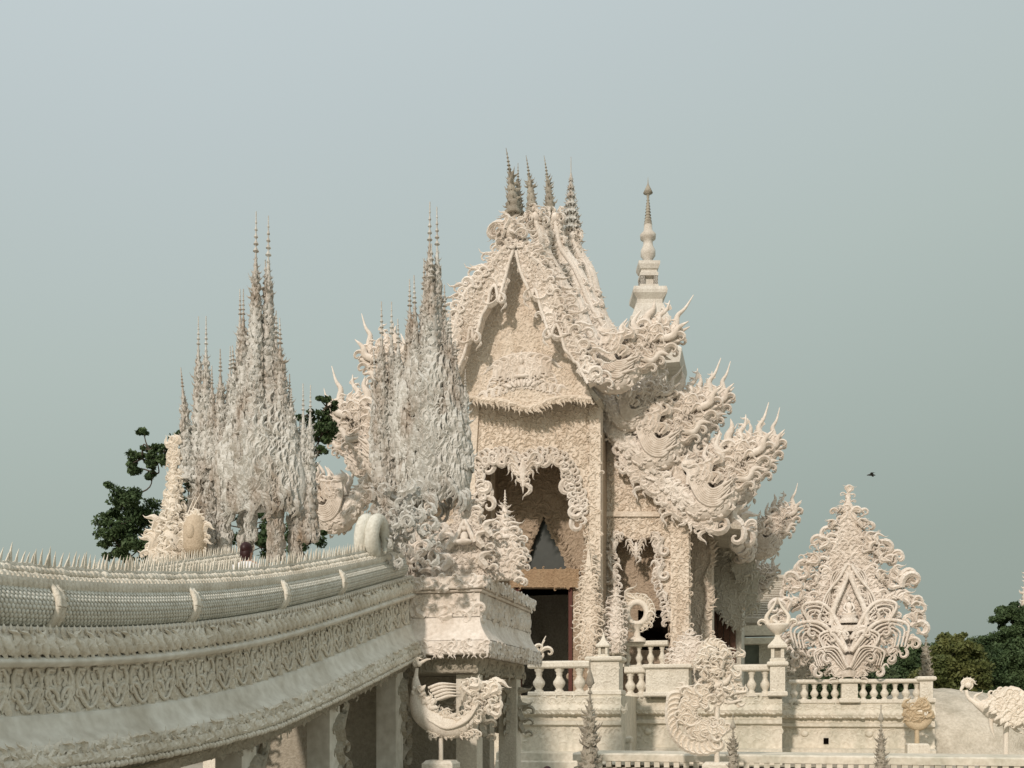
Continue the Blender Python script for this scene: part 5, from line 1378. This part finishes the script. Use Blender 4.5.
tower_cluster('left pinnacle tower, wide grey cluster of spires with trees behind it', UPL + .3,
    [(395, 262, 268), (405, 252, 280), (415, 240, 290), (430, 226, 297), (445, 216, 302), (470, 213, 308), (495, 217, 310), (508, 222, 309)],
    [(222, 470, 562, 9), (240, 490, 562, 7), (281, 505, 562, 10), (293, 505, 562, 7), (259, 495, 540, 6)],
    [(258, 450, 259, 219, 13), (267, 450, 267, 219, 13), (264, 480, 263, 262, 19), (252, 470, 252, 300, 17), (274, 470, 274, 312, 15), (241, 440, 240, 292, 9), (246, 440, 246, 294, 9), (240, 480, 235, 350, 14), (283, 470, 281, 322, 12), (196, 480, 196, 318, 9), (204, 480, 204, 318, 9), (188, 480, 181, 370, 8), (213, 470, 212, 368, 8), (222, 480, 221, 352, 10), (229, 480, 229, 348, 10),
     (288, 480, 288, 375, 10), (293, 470, 294, 392, 9), (303, 540, 302, 386, 9), (308, 540, 309, 387, 9), (298, 520, 298, 420, 9), (198, 555, 197, 440, 12), (209, 550, 208, 420, 10)],
    31, .55, lambda x: 504 + 7 * math.sin(x * .25) - .12 * abs(x - 265))
tower_cluster('right pinnacle tower, tall grey cluster of spires before the temple gable', UPL + .3,
    [(345, 430, 436), (355, 420, 446), (370, 408, 456), (390, 396, 463), (420, 392, 469), (450, 394, 472), (480, 396, 472), (494, 398, 469)],
    [(388, 450, 575, 8), (400, 470, 575, 7), (414, 490, 576, 6), (407, 470, 572, 6)],
    [(430, 430, 431, 208, 12), (437, 430, 436, 210, 12), (434, 450, 433, 250, 19), (424, 440, 424, 262, 13), (412, 440, 411, 284, 11), (418, 440, 416, 281, 11), (444, 440, 443, 286, 13), (451, 440, 450, 314, 12), (384, 490, 383, 307, 11), (391, 490, 391, 305, 11), (376, 460, 372, 350, 8), (400, 460, 398, 322, 11), (406, 460, 404, 335, 11), (457, 450, 457, 345, 11), (465, 470, 466, 372, 9), (381, 535, 380, 420, 9), (393, 545, 393, 430, 9)],
    37, .6, lambda x: 492 + 8 * math.sin(x * .22) - .1 * abs(x - 430))

# ornamented post figure left of the left tower
t = thing('flame_guardian', 'white flame fringed guardian pinnacle at the far left, dark tree behind', 'statue', TP(172, 575, UPL + .2))
u = UPL + .2; m = MB(); rng = np.random.default_rng(98)
p = TP(174, 560, u); tp = TP(173, 432, u); sc = .016
lathe(m, [(14 * sc, p[2] - .2), (15 * sc, p[2] + .1), (13 * sc, p[2] + .4), (8 * sc, p[2] + .7), (6 * sc, p[2] + 1.05), (4.6 * sc, p[2] + 1.4), (3.4 * sc, p[2] + 1.7), (1.5 * sc, tp[2] - .1)], 14, (p[0], u, 0))
part('body', m, M_STAT, t)
m = MB(); n = 170; f = rng.random(n); ph = rng.uniform(PI * .9, PI * 2.1, n); R_ = np.interp(f, [0, .3, .5, 1], [16, 12, 6, 1.5]) * sc
orn(m, KR, np.c_[p[0] + R_ * np.cos(ph), u + R_ * np.sin(ph), p[2] - .1 + f * (tp[2] - p[2] - .1)], rng.normal(0, .5, n), rng.uniform(.11, .22, n), rng.choice([-1, 1], n))
for k_ in range(14):
    orn(m, KR, [(p[0] - .18 - .30 * rng.random(), u, p[2] - .15 + .75 * rng.random() ** 1.5)], .5 + .3 * rng.random(), .36, -1)
for k_ in range(2): orn(m, SPK, [(p[0] + .25 + .06 * k_, u - .1, p[2] + .55 + .05 * k_)], -.35 - .08 * k_, .6, 1, FRONT, .35, .3)
part('flame_fringe', m, M_STAT, t)
m = MB(); c_ = TP(195, 533, UPL - .1); V_ = 15
lathe(m, [(.001, 0), (.14, .02), (.2, .12), (.2, .35), (.19, .5), (.13, .62), (.05, .67), (.001, .68)], 16, (c_[0], UPL - .1, c_[2] - .36), 0, True, 1.0, .8)
sphere(m, (c_[0], UPL - .24, c_[2]), (.08, .05, .13))
m3 = MB(); a_ = np.linspace(-2.4, 2.4, 26)
orn(m3, KR, np.c_[c_[0] + .18 * np.sin(a_), np.full(26, UPL - .12), c_[2] - .05 + .3 * np.cos(a_)], -a_ * .4 + rng.normal(0, .4, 26), rng.uniform(.12, .24, 26), np.sign(a_))
part('flame_border', m3, M_STAT, t)
part('smooth_shield', m, stucco('tan_shield', (.60, .50, .38), (.44, .33, .22), .5, 2.0, .2), t)

# ---------------------------------------------------------------- things along the front
def post_base(px, y, D, w, label, grp='white plinths along the front edge'):
    v, u, z = WP(px, y, D)
    m = MB(); bbox(m, v - w, v + w, u - w * .8, u + w * .8, z - .16, z, .05); bbox(m, v - w * .8, v + w * .8, u - w * .62, u + w * .62, 0, z - .161, .03)
    return v, u, z, solo('plinth_block', m, M_RAIL, (v, u, 0), label, 'plinth', grp)
# swan on a pole below the landing
v, u, z, _ = post_base(441, 760, 15.0, .24, 'rounded white plinth below the swan at the landing')
sc = .015
def S(px, y): return np.array([TP(px, y, u)[0], TP(px, y, u)[2]])
t = thing('swan_statue', 'white flame tailed swan statue on a thin pole under the landing', 'statue', (v, u, z))
m = MB()
def sw(m, pts, rad, k=10, flat=.8, n=30, du=0.0):
    P = smooth_path([S(*p) for p in pts], n); V, F = sweep2(P, np.interp(np.linspace(0, 1, n), np.linspace(0, 1, len(rad)), rad) * sc, k, flat, u + du); m.add(V, F)
sw(m, [(418, 688), (419, 700), (424, 713), (438, 723), (455, 727), (470, 721), (482, 708)], [6, 10, 12.5, 13, 12, 9, 5])
sw(m, [(417, 668), (416, 676), (416, 684), (418, 694), (424, 706)], [1.6, 2.2, 4.5, 6, 7])
rng = np.random.default_rng(13)
for k_ in range(90):
    f_ = rng.random(); a_, b_ = S(418 + 60 * f_ + rng.uniform(-3, 3), 692 + 34 * math.sin(min(1, f_ * 1.5) * PI / 2) - 12 * max(0, f_ - .7) * 3 + rng.uniform(-8, 8)); orn(m, KRF if k_ % 2 else PET, [(a_, u - .11 + .02 * rng.random(), b_)], -1.0 + rng.normal(0, .5), rng.uniform(.09, .16), rng.choice([-1, 1]))
part('body', m, M_STAT, t)
m = MB(); sphere(m, (S(419, 664)[0], u, S(419, 664)[1]), (.045, .04, .045)); sw(m, [(419, 664), (426, 660), (431, 659)], [2, 1.4, .5]); 
for a_ in (-.9, -.3, .4, 1.1, 1.7): orn(m, FLM, [(*S(418, 663)[:1], u, S(418, 663)[1])], a_, .11)
part('head', m, M_STAT, t)
m = MB()
for sd in (-1, 1):
    for k_ in range(7):
        sw(m, [(420 + 2 * k_, 708 + 2 * k_), (432 + 3 * k_, 722 + 1 * k_), (452 + 3 * k_, 726 - k_), (468 + 2.2 * k_, 716 - 2 * k_)], [1.3, 1.8, 1.6, .5], 6, 1, 18, sd * (.10 + .008 * k_))
    for k_ in range(5): sw(m, [(430 + 2 * k_, 688 + 3 * k_), (442 + 2 * k_, 684 + 3 * k_), (456 + k_, 684 + 3 * k_)], [1.6, 1.8, .4], 6, 1, 12, sd * .07)
part('wing', m, M_STAT, t)
m = MB(); rng = np.random.default_rng(12)
for k_ in range(40):
    a_, b_ = S(468 + rng.uniform(-2, 26), 700 + rng.uniform(-14, 16)); orn(m, KR, [(a_, u + rng.uniform(-.08, .08), b_)], rng.normal(-.7, .7), rng.uniform(.13, .24), rng.choice([-1, 1]))
orn(m, KR, [(*S(486, 694)[:1], u, S(486, 694)[1]), (*S(494, 692)[:1], u, S(494, 692)[1])], -1.3, .28); 
part('flame_tail', m, M_STAT, t); m = MB()
for k_ in range(20):
    a_, b_ = S(428 + 2.6 * k_, 733 + 2 * math.sin(k_)); orn(m, PET, [(a_, u + .06 * (-1) ** k_, b_)], PI + .3, .1); orn(m, CURL, [(a_, u - .08, b_ + .02)], -1.2, .09)
part('belly_frill', m, M_STAT, t); m = MB()
for k_ in range(12):
    a_, b_ = S(417 + rng.uniform(-3, 12), rng.uniform(684, 720)); orn(m, PET, [(a_, u - .09, b_)], PI + rng.normal(0, .3), .1)
part('chest_feathers', m, M_STAT, t)
m = MB(); tube3(m, [(v, u, z - .02), (v, u, S(441, 728)[1])], .035, 10); part('pole', m, M_STAT, t)

# curled lion-fish statue on a pole
v, u, z, _ = post_base(717, 762, 19.0, .27, 'square white plinth below the curled fish statue'); sc = .019
t = thing('fish_statue', 'curled fish-tailed lion statue with scalloped mane on a thin pole', 'statue', (v, u, z))
m = MB(); sw(m, [(712, 676), (708, 686), (700, 694), (690, 704), (686, 718), (692, 732), (704, 736), (714, 728)], [4, 5, 6, 6, 5.5, 5, 4, 2], 10, .8, 40)
rng = np.random.default_rng(14)
for k_ in range(130):
    a0 = rng.uniform(PI * .45, PI * 1.75); r0_ = rng.uniform(6, 21); a_, b_ = S(704 + r0_ * math.cos(a0), 712 - r0_ * math.sin(a0)); orn(m, KRF if k_ % 3 else CURL, [(a_, u - .06 - .07 * rng.random(), b_)], a0 - PI / 2 + rng.normal(0, .6), rng.uniform(.14, .26), rng.choice([-1, 1]))
for k_ in range(60):
    a_, b_ = S(rng.uniform(698, 738), rng.uniform(656, 706)); orn(m, KRF, [(a_, u - .05 + .1 * rng.normal(), b_)], rng.normal(-.3, .8), rng.uniform(.14, .28), rng.choice([-1, 1]))

sw(m, [(706, 668), (712, 676), (722, 690)], [4.5, 6, 4]); part('body', m, M_STAT, t)
m = MB(); P = smooth_path([S(*p) for p in [(682, 694), (678, 708), (678, 722), (685, 735), (698, 741), (712, 738)]], 30)
orn(m, CURLB, np.c_[P[::2, 0], np.full(15, u - .05), P[::2, 1]], np.linspace(1.0, 3.0, 15), .3, -1, FRONT, 1.0)
for rr_ in (): 
    a_ = np.linspace(PI * .5, PI * 2, 16); c_ = S(701, 715); orn(m, CURL, np.c_[c_[0] + rr_ * sc * np.cos(a_), np.full(16, u - .17), c_[1] + rr_ * sc * np.sin(a_)], a_ - PI / 2, .14)
part('mane', m, M_STAT, t)
m = MB(); c_ = S(709, 668); sphere(m, (c_[0], u, c_[1]), (.13, .12, .12)); sphere(m, (c_[0] + .07, u - .08, c_[1] - .06), (.08, .08, .06))
for a_ in np.linspace(-1.6, 2.0, 9): orn(m, KR, [(c_[0] - .12 * math.sin(a_), u - .03, c_[1] + .1 * math.cos(a_))], a_, .22, -1)
for k_ in range(3): orn(m, CURLB, [(c_[0] + .05, u - .12, c_[1] - .1 + .1 * k_)], -.7 - .3 * k_, .16)
part('head', m, M_STAT, t)
m = MB()
for pts in ([(716, 690), (726, 694), (736, 688)], [(718, 694), (728, 702), (742, 700)], [(714, 686), (726, 682), (732, 672)], [(720, 690), (732, 692), (746, 692)]): sw(m, pts, [4, 3, .6], 7, .8, 14, -.05)
for k_ in range(12): a_, b_ = S(726 + rng.uniform(-6, 14), 690 + rng.uniform(-14, 12)); orn(m, KR, [(a_, u, b_)], rng.normal(-.9, .7), .2, rng.choice([-1, 1]))
part('fins', m, M_STAT, t)
m = MB(); tube3(m, [(v, u, z - .02), (v, u, S(717, 700)[1])], .05, 10); part('pole', m, M_STAT, t)

# bird on a pole at the right edge
v, u, z, _ = post_base(1006, 757, 21.0, .40, 'wide white plinth at the right edge below the bird'); sc = .021
t = thing('bird_statue', 'long-necked white bird statue on a thin pole at the right edge', 'statue', (v, u, z))
m = MB(); sw(m, [(966, 690), (968, 697), (974, 702), (984, 707), (1000, 714), (1020, 716), (1040, 722)], [1.8, 1.8, 2.4, 6, 11, 13, 8]); part('body', m, M_STAT, t)
m = MB(); c_ = S(968, 685); sphere(m, (c_[0], u, c_[1]), (.075, .06, .07)); sw(m, [(964, 684), (961, 690), (963, 692)], [2, 1.4, .4])
for a_ in (-1.5, -1.1, -.7, -.3, .1, .5): orn(m, KR, [(c_[0], u, c_[1])], a_, .19)
part('head', m, M_STAT, t)
m = MB()
for sd in (-1, 1):
    wp_ = [S(*p) for p in [(984, 703), (996, 694), (1008, 686), (1016, 688), (1030, 698), (1040, 712), (1020, 722), (1000, 722)]]
    m2 = MB(); plate(m2, wp_, [], u + sd * .24 - .03, u + sd * .24 + .03); m.add(m2.arr(), np.concatenate(m2.F[3]), False); m.add(m2.arr(), np.concatenate(m2.F[4]), False)
    G = hexpts(wp_, .085, np.random.default_rng(3)); orn(m, PET, np.c_[G[:, 0], np.full(len(G), u + sd * .27), G[:, 1]], PI * .72 + .3 * rng.normal(0, 1, len(G)), .16); orn(m, CURL, np.c_[G[::3, 0], np.full(len(G[::3]), u + sd * .28), G[::3, 1]], rng.normal(0, 1, len(G[::3])), .14)
part('wing', m, M_STAT, t)
m = MB(); sw(m, [(990, 718), (991, 728), (994, 738)], [2.4, 2, .4], 6, .7, 12, -.05)
part('ribbon', m, M_STAT, t); m = MB()
for sg in (0, 1): sw(m, [(1010 + 12 * sg, 722), (1016 + 10 * sg, 730), (1024 + 8 * sg, 734)], [3, 2, .5], 6, .7, 12)
part('leg_feathers', m, M_STAT, t); m = MB(); orn(m, FLM, [(S(981, 704)[0], u, S(981, 704)[1])], -.1, .3); part('crest_flame', m, M_STAT, t)
m = MB(); tube3(m, [(v, u, z - .02), (v, u, S(1006, 722)[1])], .06, 10); part('pole', m, M_STAT, t)

# small ochre swan on a pedestal stub, right of the flame screen
v, u, z = TP(917, 744, 1.0); sc = .030
t = thing('small_swan_statue', 'small ochre swan figure on a short stub before the end pedestal', 'statue', (v, u, z))
m = MB(); sw(m, [(905, 706), (906, 714), (910, 722), (919, 726), (928, 720), (931, 710)], [1.5, 3, 5, 5, 4, 1.2]); sphere(m, (*S(905, 706)[:1], u, S(905, 706)[1]), .09); part('body', m, M_GOLD, t)
m = MB()
for k_ in range(16): a_, b_ = S(908 + rng.uniform(0, 20), 706 + rng.uniform(0, 16)); orn(m, KR, [(a_, u - .1, b_)], rng.normal(0, .6), .35, rng.choice([-1, 1]))
part('feathers', m, M_GOLD, t)
m = MB(); tube3(m, [(v, u, z), (v, u, S(917, 726)[1])], .07, 8); part('pole', m, M_GOLD, t)
m = MB(); bbox(m, v - .3, v + .3, u - .3, u + .3, z - .5, z + .02, .04); bbox(m, v - .5, v + .5, u - .5, u + .5, 0, z - .35, .04)
solo('plinth_block', m, M_RAIL, (v, u, 0), 'stepped white stub under the small ochre swan', 'plinth', 'white plinths along the front edge')
v, u, z = TP(623, 738, -2.2); m = MB(); bbox(m, v - .22, v + .22, u - .22, u + .22, 0, z, .03); lathe(m, [(.36, -.1), (.38, .0), (.25, .06), (.01, .08)], 4, (v, u, z), PI / 4, False)
solo('plinth_block', m, M_RAIL, (v, u, 0), 'empty white plinth block at the base of the temple terrace', 'plinth', 'white plinths along the front edge')

# weathered spire posts
def spire_post(px, ytip, ybase, D, rpx, label, mat, seed, drop=0.0):
    v, u, z = WP(px, ybase, D); H = (ybase - ytip) * D / FL; r_ = rpx * D / FL
    t = thing('spire_post', label, 'spire post', (v, u, z), 'small spire posts along the front')
    m = MB(); tube3(m, [(v, u, min(z, z - drop)), (v, u, z + H * .3)], [r_ * .8, r_ * .55], 10)
    for k_ in range(4): lathe(m, [(r_ * .6, 0), (r_ * (1.0 - .12 * k_), .03 * H), (r_ * .6, .07 * H)], 12, (v, u, z + H * (.03 + .1 * k_)))
    part('shaft', m, mat, t)
    m = MB(); spire(m, (v, u, z), H * .97, r_ * 1.1, 8, seed, 7, (0, 0), .28, .55)
    rg = np.random.default_rng(seed); n = 40; ph = rg.uniform(0, 2 * PI, n); f = rg.random(n) * .5
    orn(m, KRL, np.c_[v + r_ * (1 - f) * np.cos(ph), u + r_ * (1 - f) * np.sin(ph), z + f * H], -.2, r_ * 1.3, 1, radial(ph))
    part('spire', m, mat, t)
    m = MB(); lathe(m, [(.05 * r_, 0), (r_ * .42, .03 * H), (r_ * .34, .06 * H), (r_ * .08, .13 * H)], 10, (v, u, z + H * .76)); part('bulb', m, mat, t)
spire_post(590, 655, 790, 17.0, 11, 'tallest weathered spire post, in front of the terrace right of the door', M_DIRTY, 501, .6)
spire_post(733, 712, 785, 18.0, 7, 'dark weathered spire post beside the curled fish statue', M_DIRTY, 502, .4)
spire_post(881, 702, 785, 19.0, 6.5, 'slim dark spire post below the big flame screen', M_DIRTY, 503, .4)
t_ = TP(926, 679, 2.3); spire_post(926, 624, 682, 33.0, 6, 'weathered short spire standing on the end pedestal', M_DIRTY, 504)

# low front wall with a dentil strip
v0_, u_, _ = WP(505, 760, 21.5); v1_ = WP(1130, 760, 21.5)[0]
zt_ = WP(800, 752, 21.5)[2]
t = thing('front_wall', 'low pale wall with a flat cap and dentil strip along the bottom right', 'wall', ((v0_ + v1_) / 2 + 1, u_, 0))
ang = 0
m = MB(); prism_v(m, [(u_, 0), (u_, zt_ - .3), (u_ + 1.1, zt_ - .3), (u_ + 1.1, 0)], v0_ + 1.5, v1_ + 6); part('wall_face', m, M_TERR, t)
m = MB(); prism_v(m, [(u_ - .12, zt_ - .16), (u_ - .12, zt_ - .03), (u_ - .08, zt_), (u_ + 1.4, zt_), (u_ + 1.4, zt_ - .16)], v0_ + 1.5, v1_ + 6); part('cap', m, M_TERR, t)
m = MB()
for v_ in np.arange(v0_ + 1.6, v1_ + 6, .2): box(m, v_, v_ + .11, u_ - .1, u_ - .002, zt_ - .28, zt_ - .163)
part('dentil_strip', m, M_TERR, t)

# pale mound right of the terrace
c_ = WP(965, 745, 36.0); m = MB()
nx, ny = 60, 30
X = np.linspace(-5, 7.5, nx); Y = np.linspace(-5, 5, ny)
XX, YY = np.meshgrid(X, Y, indexing='ij'); rg = np.random.default_rng(8)
h1 = 2.45 * np.clip(1 - ((XX + 1.3) / 5.2) ** 2 * np.where(XX > -1.3, 1, 3.2) - (YY / 4.4) ** 2, 0, None) ** .55
h2 = 1.25 * np.clip(1 - ((XX + .4) / 2.6) ** 2 - ((YY + 2.8) / 1.1) ** 2, 0, None) ** .5
Hh = np.maximum(h1, h2) + .04 * np.sin(XX * 5 + np.sin(YY * 4) * 2)
V = np.stack([c_[0] + XX, c_[1] + YY, Hh - .08], -1).reshape(-1, 3)
i = np.arange(nx - 1)[:, None] * ny; j = np.arange(ny - 1)[None]
m.add(V, np.stack([i + j, i + ny + j, i + ny + j + 1, i + j + 1], -1).reshape(-1, 4))
solo('mound', m, M_ROCK, (c_[0], c_[1], 0), None, None, None, 'structure')

# white ornamental tower at the far right edge, mostly outside the picture
b_ = WP(1027, 622, 78.0); t = thing('distant_spire', 'pale carved spire cut off by the right edge above the trees', 'tower', (b_[0], b_[1], 0))
m = MB(); spire(m, (b_[0], b_[1], b_[2] - .8), 6.0, .85, 8, 77, 8, (0, 0), .2, .7); part('spire', m, M_ORN, t)
m = MB(); bbox(m, b_[0] - .8, b_[0] + .8, b_[1] - .8, b_[1] + .8, 0, b_[2] - .6); part('shaft', m, M_TOWER, t)

# ---------------------------------------------------------------- trees
def tree(px, ybase, D, H, clumps, label, mat, seed, leaf=.105, dens=430, grp='trees behind the temple', name='broadleaf_tree'):
    """clumps: (px, y, radius px) leaf masses, each hung on its own limb"""
    rg = np.random.default_rng(seed); b = WP(px, ybase, D); b = (b[0], b[1], 0.0); sc = D / FL
    t = thing(name, label, 'tree', b, grp)
    m = MB(); cr = MB(); top = max(WP(x, y, D)[2] for x, y, _ in clumps)
    nodes = [np.array(b), np.array([b[0] + .1, b[1], top * .3]), np.array([b[0] - .1, b[1], top * .55])]
    tube3(m, [b, nodes[1], nodes[2]], [.28, .2, .10], 8, 12)
    nodes = nodes[1:]
    for x, y, r_ in sorted(clumps, key=lambda q: -q[1]):
        r_ = r_ * (1.05 if D < 40 else 1.1); c = np.array(WP(x, y, D)); c[1] += rg.uniform(-.6, .6) * r_ * sc; R = r_ * sc
        st = min(nodes, key=lambda q: np.linalg.norm((q - c) * [1, 1, .8]) + (5 if q[2] > c[2] + .1 else 0))
        tube3(m, [st, (st + c) / 2 + rg.normal(0, .12, 3), c], [.025 + .015 * R, .02, .014], 6, 10)
        nodes.append(c)
        ns = max(7, int(20 * R)); sub = c + rg.normal(0, 1, (ns, 3)).clip(-1.6, 1.6) * R * np.array([.6, .6, .55])
        for s_ in sub:
            tube3(m, [c, s_], [.03, .012], 4)
            n = int(dens * (R * .6) ** 1.2 * 1.4) + 40; d = rg.normal(0, 1, (n, 3)); d /= np.linalg.norm(d, axis=1)[:, None]
            P = s_ + d * (rg.random((n, 1)) ** .6) * max(R, .22) * rg.uniform(.35, .7) * np.array([1, 1, .7])
            a = rg.normal(0, 1, (n, 3)); a /= np.linalg.norm(a, axis=1)[:, None]; bb_ = np.cross(a, rg.normal(0, 1, (n, 3))); bb_ /= np.linalg.norm(bb_, axis=1)[:, None]
            l_ = leaf * rg.uniform(.6, 1.3, (n, 1))
            V = np.stack([P - a * l_ * .6, P + bb_ * l_ * .32, P + a * l_ * .6, P - bb_ * l_ * .32], 1).reshape(-1, 3)
            cr.add(V, np.arange(n * 4).reshape(-1, 4), False)
    part('trunk', m, M_BARK, t); part('crown', cr, mat, t)
    return t
tree(140, 600, 30, 8, [(122, 520, 20), (113, 532, 14), (130, 500, 14), (148, 520, 15), (116, 546, 15), (140, 545, 16), (158, 545, 16), (110, 512, 9), (140, 458, 9), (150, 450, 8), (145, 432, 4), (133, 468, 7), (160, 462, 8), (168, 452, 6), (152, 472, 6)], 'dark leafy tree with sparse upper sprays at the far left', M_LEAF, 601)
tree(205, 600, 31, 8, [(188, 462, 13), (183, 438, 8), (194, 448, 12), (186, 485, 13), (182, 506, 12), (192, 520, 13), (230, 500, 14), (225, 525, 14), (250, 530, 12), (215, 470, 12), (262, 548, 9), (272, 520, 10)], 'dark leafy tree half hidden behind the left pinnacle tower', M_LEAF, 602)
tree(316, 600, 33, 8, [(318, 425, 13), (308, 416, 9), (328, 408, 8), (316, 440, 12), (326, 432, 9), (322, 452, 7), (296, 540, 12), (300, 520, 8), (310, 540, 10), (312, 470, 6)], 'dark leafy tree showing between the two pinnacle towers', M_LEAF, 603)
for q, (px, D, cl, lab, mt) in enumerate((
    (952, 55, [(950, 648, 12), (946, 662, 15), (962, 664, 15), (938, 672, 14), (958, 643, 8), (968, 678, 15), (945, 686, 14), (930, 680, 12)], 'yellow green bushy tree right of the end pedestal', M_LEAF3),
    (1008, 60, [(1010, 648, 16), (1003, 662, 18), (1024, 656, 18), (994, 676, 18), (1018, 680, 20), (1015, 626, 11), (1002, 618, 8), (1022, 612, 11), (1012, 616, 8), (1012, 638, 12), (996, 650, 11), (1030, 636, 14), (1006, 690, 18)], 'tallest dark tree with a layered top at the right edge', M_LEAF),
    (978, 70, [(975, 656, 15), (986, 654, 14), (966, 668, 16), (980, 676, 18), (992, 668, 14), (976, 690, 18), (962, 690, 14), (958, 654, 9)], 'dull green round tree between the yellow tree and the tallest one', M_LEAF2),
    (905, 65, [(900, 662, 14), (915, 656, 14), (926, 664, 15), (890, 668, 14), (880, 672, 14), (905, 680, 16), (934, 654, 10), (924, 684, 16), (938, 670, 12)], 'dark green tree partly behind the flame screen edge', M_LEAF),
    (820, 62, [(812, 668, 15), (830, 672, 15), (798, 668, 14), (842, 678, 15), (815, 688, 15), (860, 674, 15), (875, 682, 15), (800, 686, 14), (848, 692, 12)], 'dark green tree seen under the flame screen between balusters', M_LEAF2))):
    tree(px, 700, D, 5, cl, lab, mt, 610 + q, .17, 420)
# far tree line, one mass at the horizon
m = MB(); rg = np.random.default_rng(64); c_ = WP(900, 690, 110)
n = 26000; X = rg.uniform(-60, 110, n); top = 5.0 + 1.2 * np.sin(X * .22) + .9 * np.sin(X * .61 + 1) + .5 * np.sin(X * 1.7)
P = np.c_[c_[0] + X, c_[1] + rg.uniform(0, 8, n), top * rg.random(n) ** .7 + .1]
a = rg.normal(0, 1, (n, 3)); a /= np.linalg.norm(a, axis=1)[:, None]; b2 = np.cross(a, rg.normal(0, 1, (n, 3))); b2 /= np.linalg.norm(b2, axis=1)[:, None]
l_ = .45 * rg.uniform(.6, 1.4, (n, 1))
m.add(np.stack([P - a * l_, P + b2 * l_ * .6, P + a * l_, P - b2 * l_ * .6], 1).reshape(-1, 3), np.arange(n * 4).reshape(-1, 4), False)
solo('distant_woodland', m, M_LEAF2, (c_[0], c_[1], 0), 'low dark line of far woodland along the horizon', 'woodland', None, 'stuff')

# ---------------------------------------------------------------- people and the bird
def person(v, u, z, label, shirt, s=1.0, yaw=0.0, hair_long=True):
    t = thing('person', label, 'person', (v, u, z), None, yaw)
    mesh = bpy.data.meshes.new('body'); ed = []; J = []; R = []
    def j(p, r, par=None):
        J.append([c * s for c in p]); R.append(r * s)
        if par is not None: ed.append((par, len(J) - 1))
        return len(J) - 1
    pe = j((0, 0, .92), .14); ch = j((0, 0, 1.2), .145, pe); sh = j((0, 0, 1.38), .11, ch); nk = j((0, .01, 1.46), .055, sh); hd = j((0, -.01, 1.56), .085, nk); j((0, -.01, 1.64), .08, hd)
    for sg in (-1, 1):
        a = j((sg * .17, 0, 1.37), .06, sh); b = j((sg * .23, .02, 1.1), .045, a); c = j((sg * .22, -.06, .86), .035, b); h = j((sg * .22, -.08, .79), .035, c)
        for f in range(4): j((sg * (.205 + .012 * f), -.10 + .012 * f, .70 + .008 * abs(f - 1)), .009, h)
        j((sg * .19, -.12, .76), .01, h)
        k = j((sg * .09, 0, .86), .095, pe); kn = j((sg * .1, -.02, .48), .065, k); an = j((sg * .1, .02, .08), .042, kn); j((sg * .11, -.14, .04), .04, an)
    mesh.from_pydata(J, ed, [])
    o = bpy.data.objects.new('body', mesh); COL.objects.link(o)
    sk = o.modifiers.new('skin', 'SKIN'); ss = o.modifiers.new('sub', 'SUBSURF'); ss.levels = ss.render_levels = 2
    for vtx, r_ in zip(mesh.skin_vertices[0].data, R): vtx.radius = (r_, r_)
    mesh.skin_vertices[0].data[0].use_root = True
    mesh.materials.append(M_SKIN); o.parent = t
    def loc(nm, mb, mat):
        oo = bpy.data.objects.new(nm, mb.mesh(nm, mat)); COL.objects.link(oo); oo.parent = t
    m = MB(); lathe(m, [(.175 * s, .84 * s), (.18 * s, 1.0 * s), (.17 * s, 1.15 * s), (.195 * s, 1.3 * s), (.17 * s, 1.38 * s), (.07 * s, 1.45 * s), (.062 * s, 1.47 * s)], 18, (0, 0, 0), 0, True, 1.15, .85)
    for sg in (-1, 1): tube3(m, [(sg * .16 * s, 0, 1.37 * s), (sg * .21 * s, .01 * s, 1.22 * s), (sg * .23 * s, .02 * s, 1.1 * s)], [.085 * s, .075 * s, .07 * s], 10, 8)
    loc('shirt', m, shirt)
    m = MB()
    for sg in (-1, 1): tube3(m, [(sg * .08 * s, 0, .92 * s), (sg * .1 * s, -.02 * s, .48 * s), (sg * .1 * s, .02 * s, .1 * s)], [.13 * s, .09 * s, .075 * s], 10, 10)
    loc('trousers', m, M_CLOTH)
    m = MB(); sphere(m, (0, .025 * s, 1.625 * s), (.092 * s, .108 * s, .108 * s), 16, 10)
    if hair_long: sphere(m, (0, .06 * s, 1.55 * s), (.085 * s, .06 * s, .13 * s), 14, 10)
    loc('hair', m, M_HAIR)
    m = MB()
    for sg in (-1, 1): sphere(m, (sg * .03 * s, -.085 * s, 1.585 * s), .011 * s, 6, 5)
    loc('eyes', m, M_DARK)
    return t
hp = WP(247, 541.5, 15.2)
person(hp[0], hp[1], hp[2] - 1.74, 'person with dark red-brown hair in a white top walking on the bridge', M_SHIRT, 1.0, PI)
hp = WP(548, 765.2, 11.0)
person(hp[0], hp[1], 0, 'dark-haired person whose crown just shows at the bottom edge', M_CLOTH, hp[2] / 1.745, PI * .9)
t = thing('flying_bird', 'small dark bird flying in the grey sky right of the temple', 'bird', WP(871, 475, 40))
v, u, z = WP(871, 475, 40); m = MB()
tube3(m, [(v - .16, u, z), (v - .05, u, z + .01), (v + .06, u, z), (v + .17, u, z - .02)], [.012, .04, .045, .012], 8, 14); part('body', m, M_BIRD, t)
for sg in (-1, 1):
    m = MB(); m.add([(v - .06, u, z + .02), (v + .06, u, z + .02), (v + .10 , u + sg * .17, z + .06), (v - .02, u + sg * .17, z + .07), (v + .14, u + sg * .36, z + .0), (v + .09, u + sg * .36, z + .005), (v, u, z - .005), (v + .05, u + sg * .17, z + .045)], [(0, 1, 2, 3), (3, 2, 4, 5), (0, 6, 7, 3), (6, 1, 2, 7), (3, 7, 4, 5)], True)
    part('wing', m, M_BIRD, t)
finish()
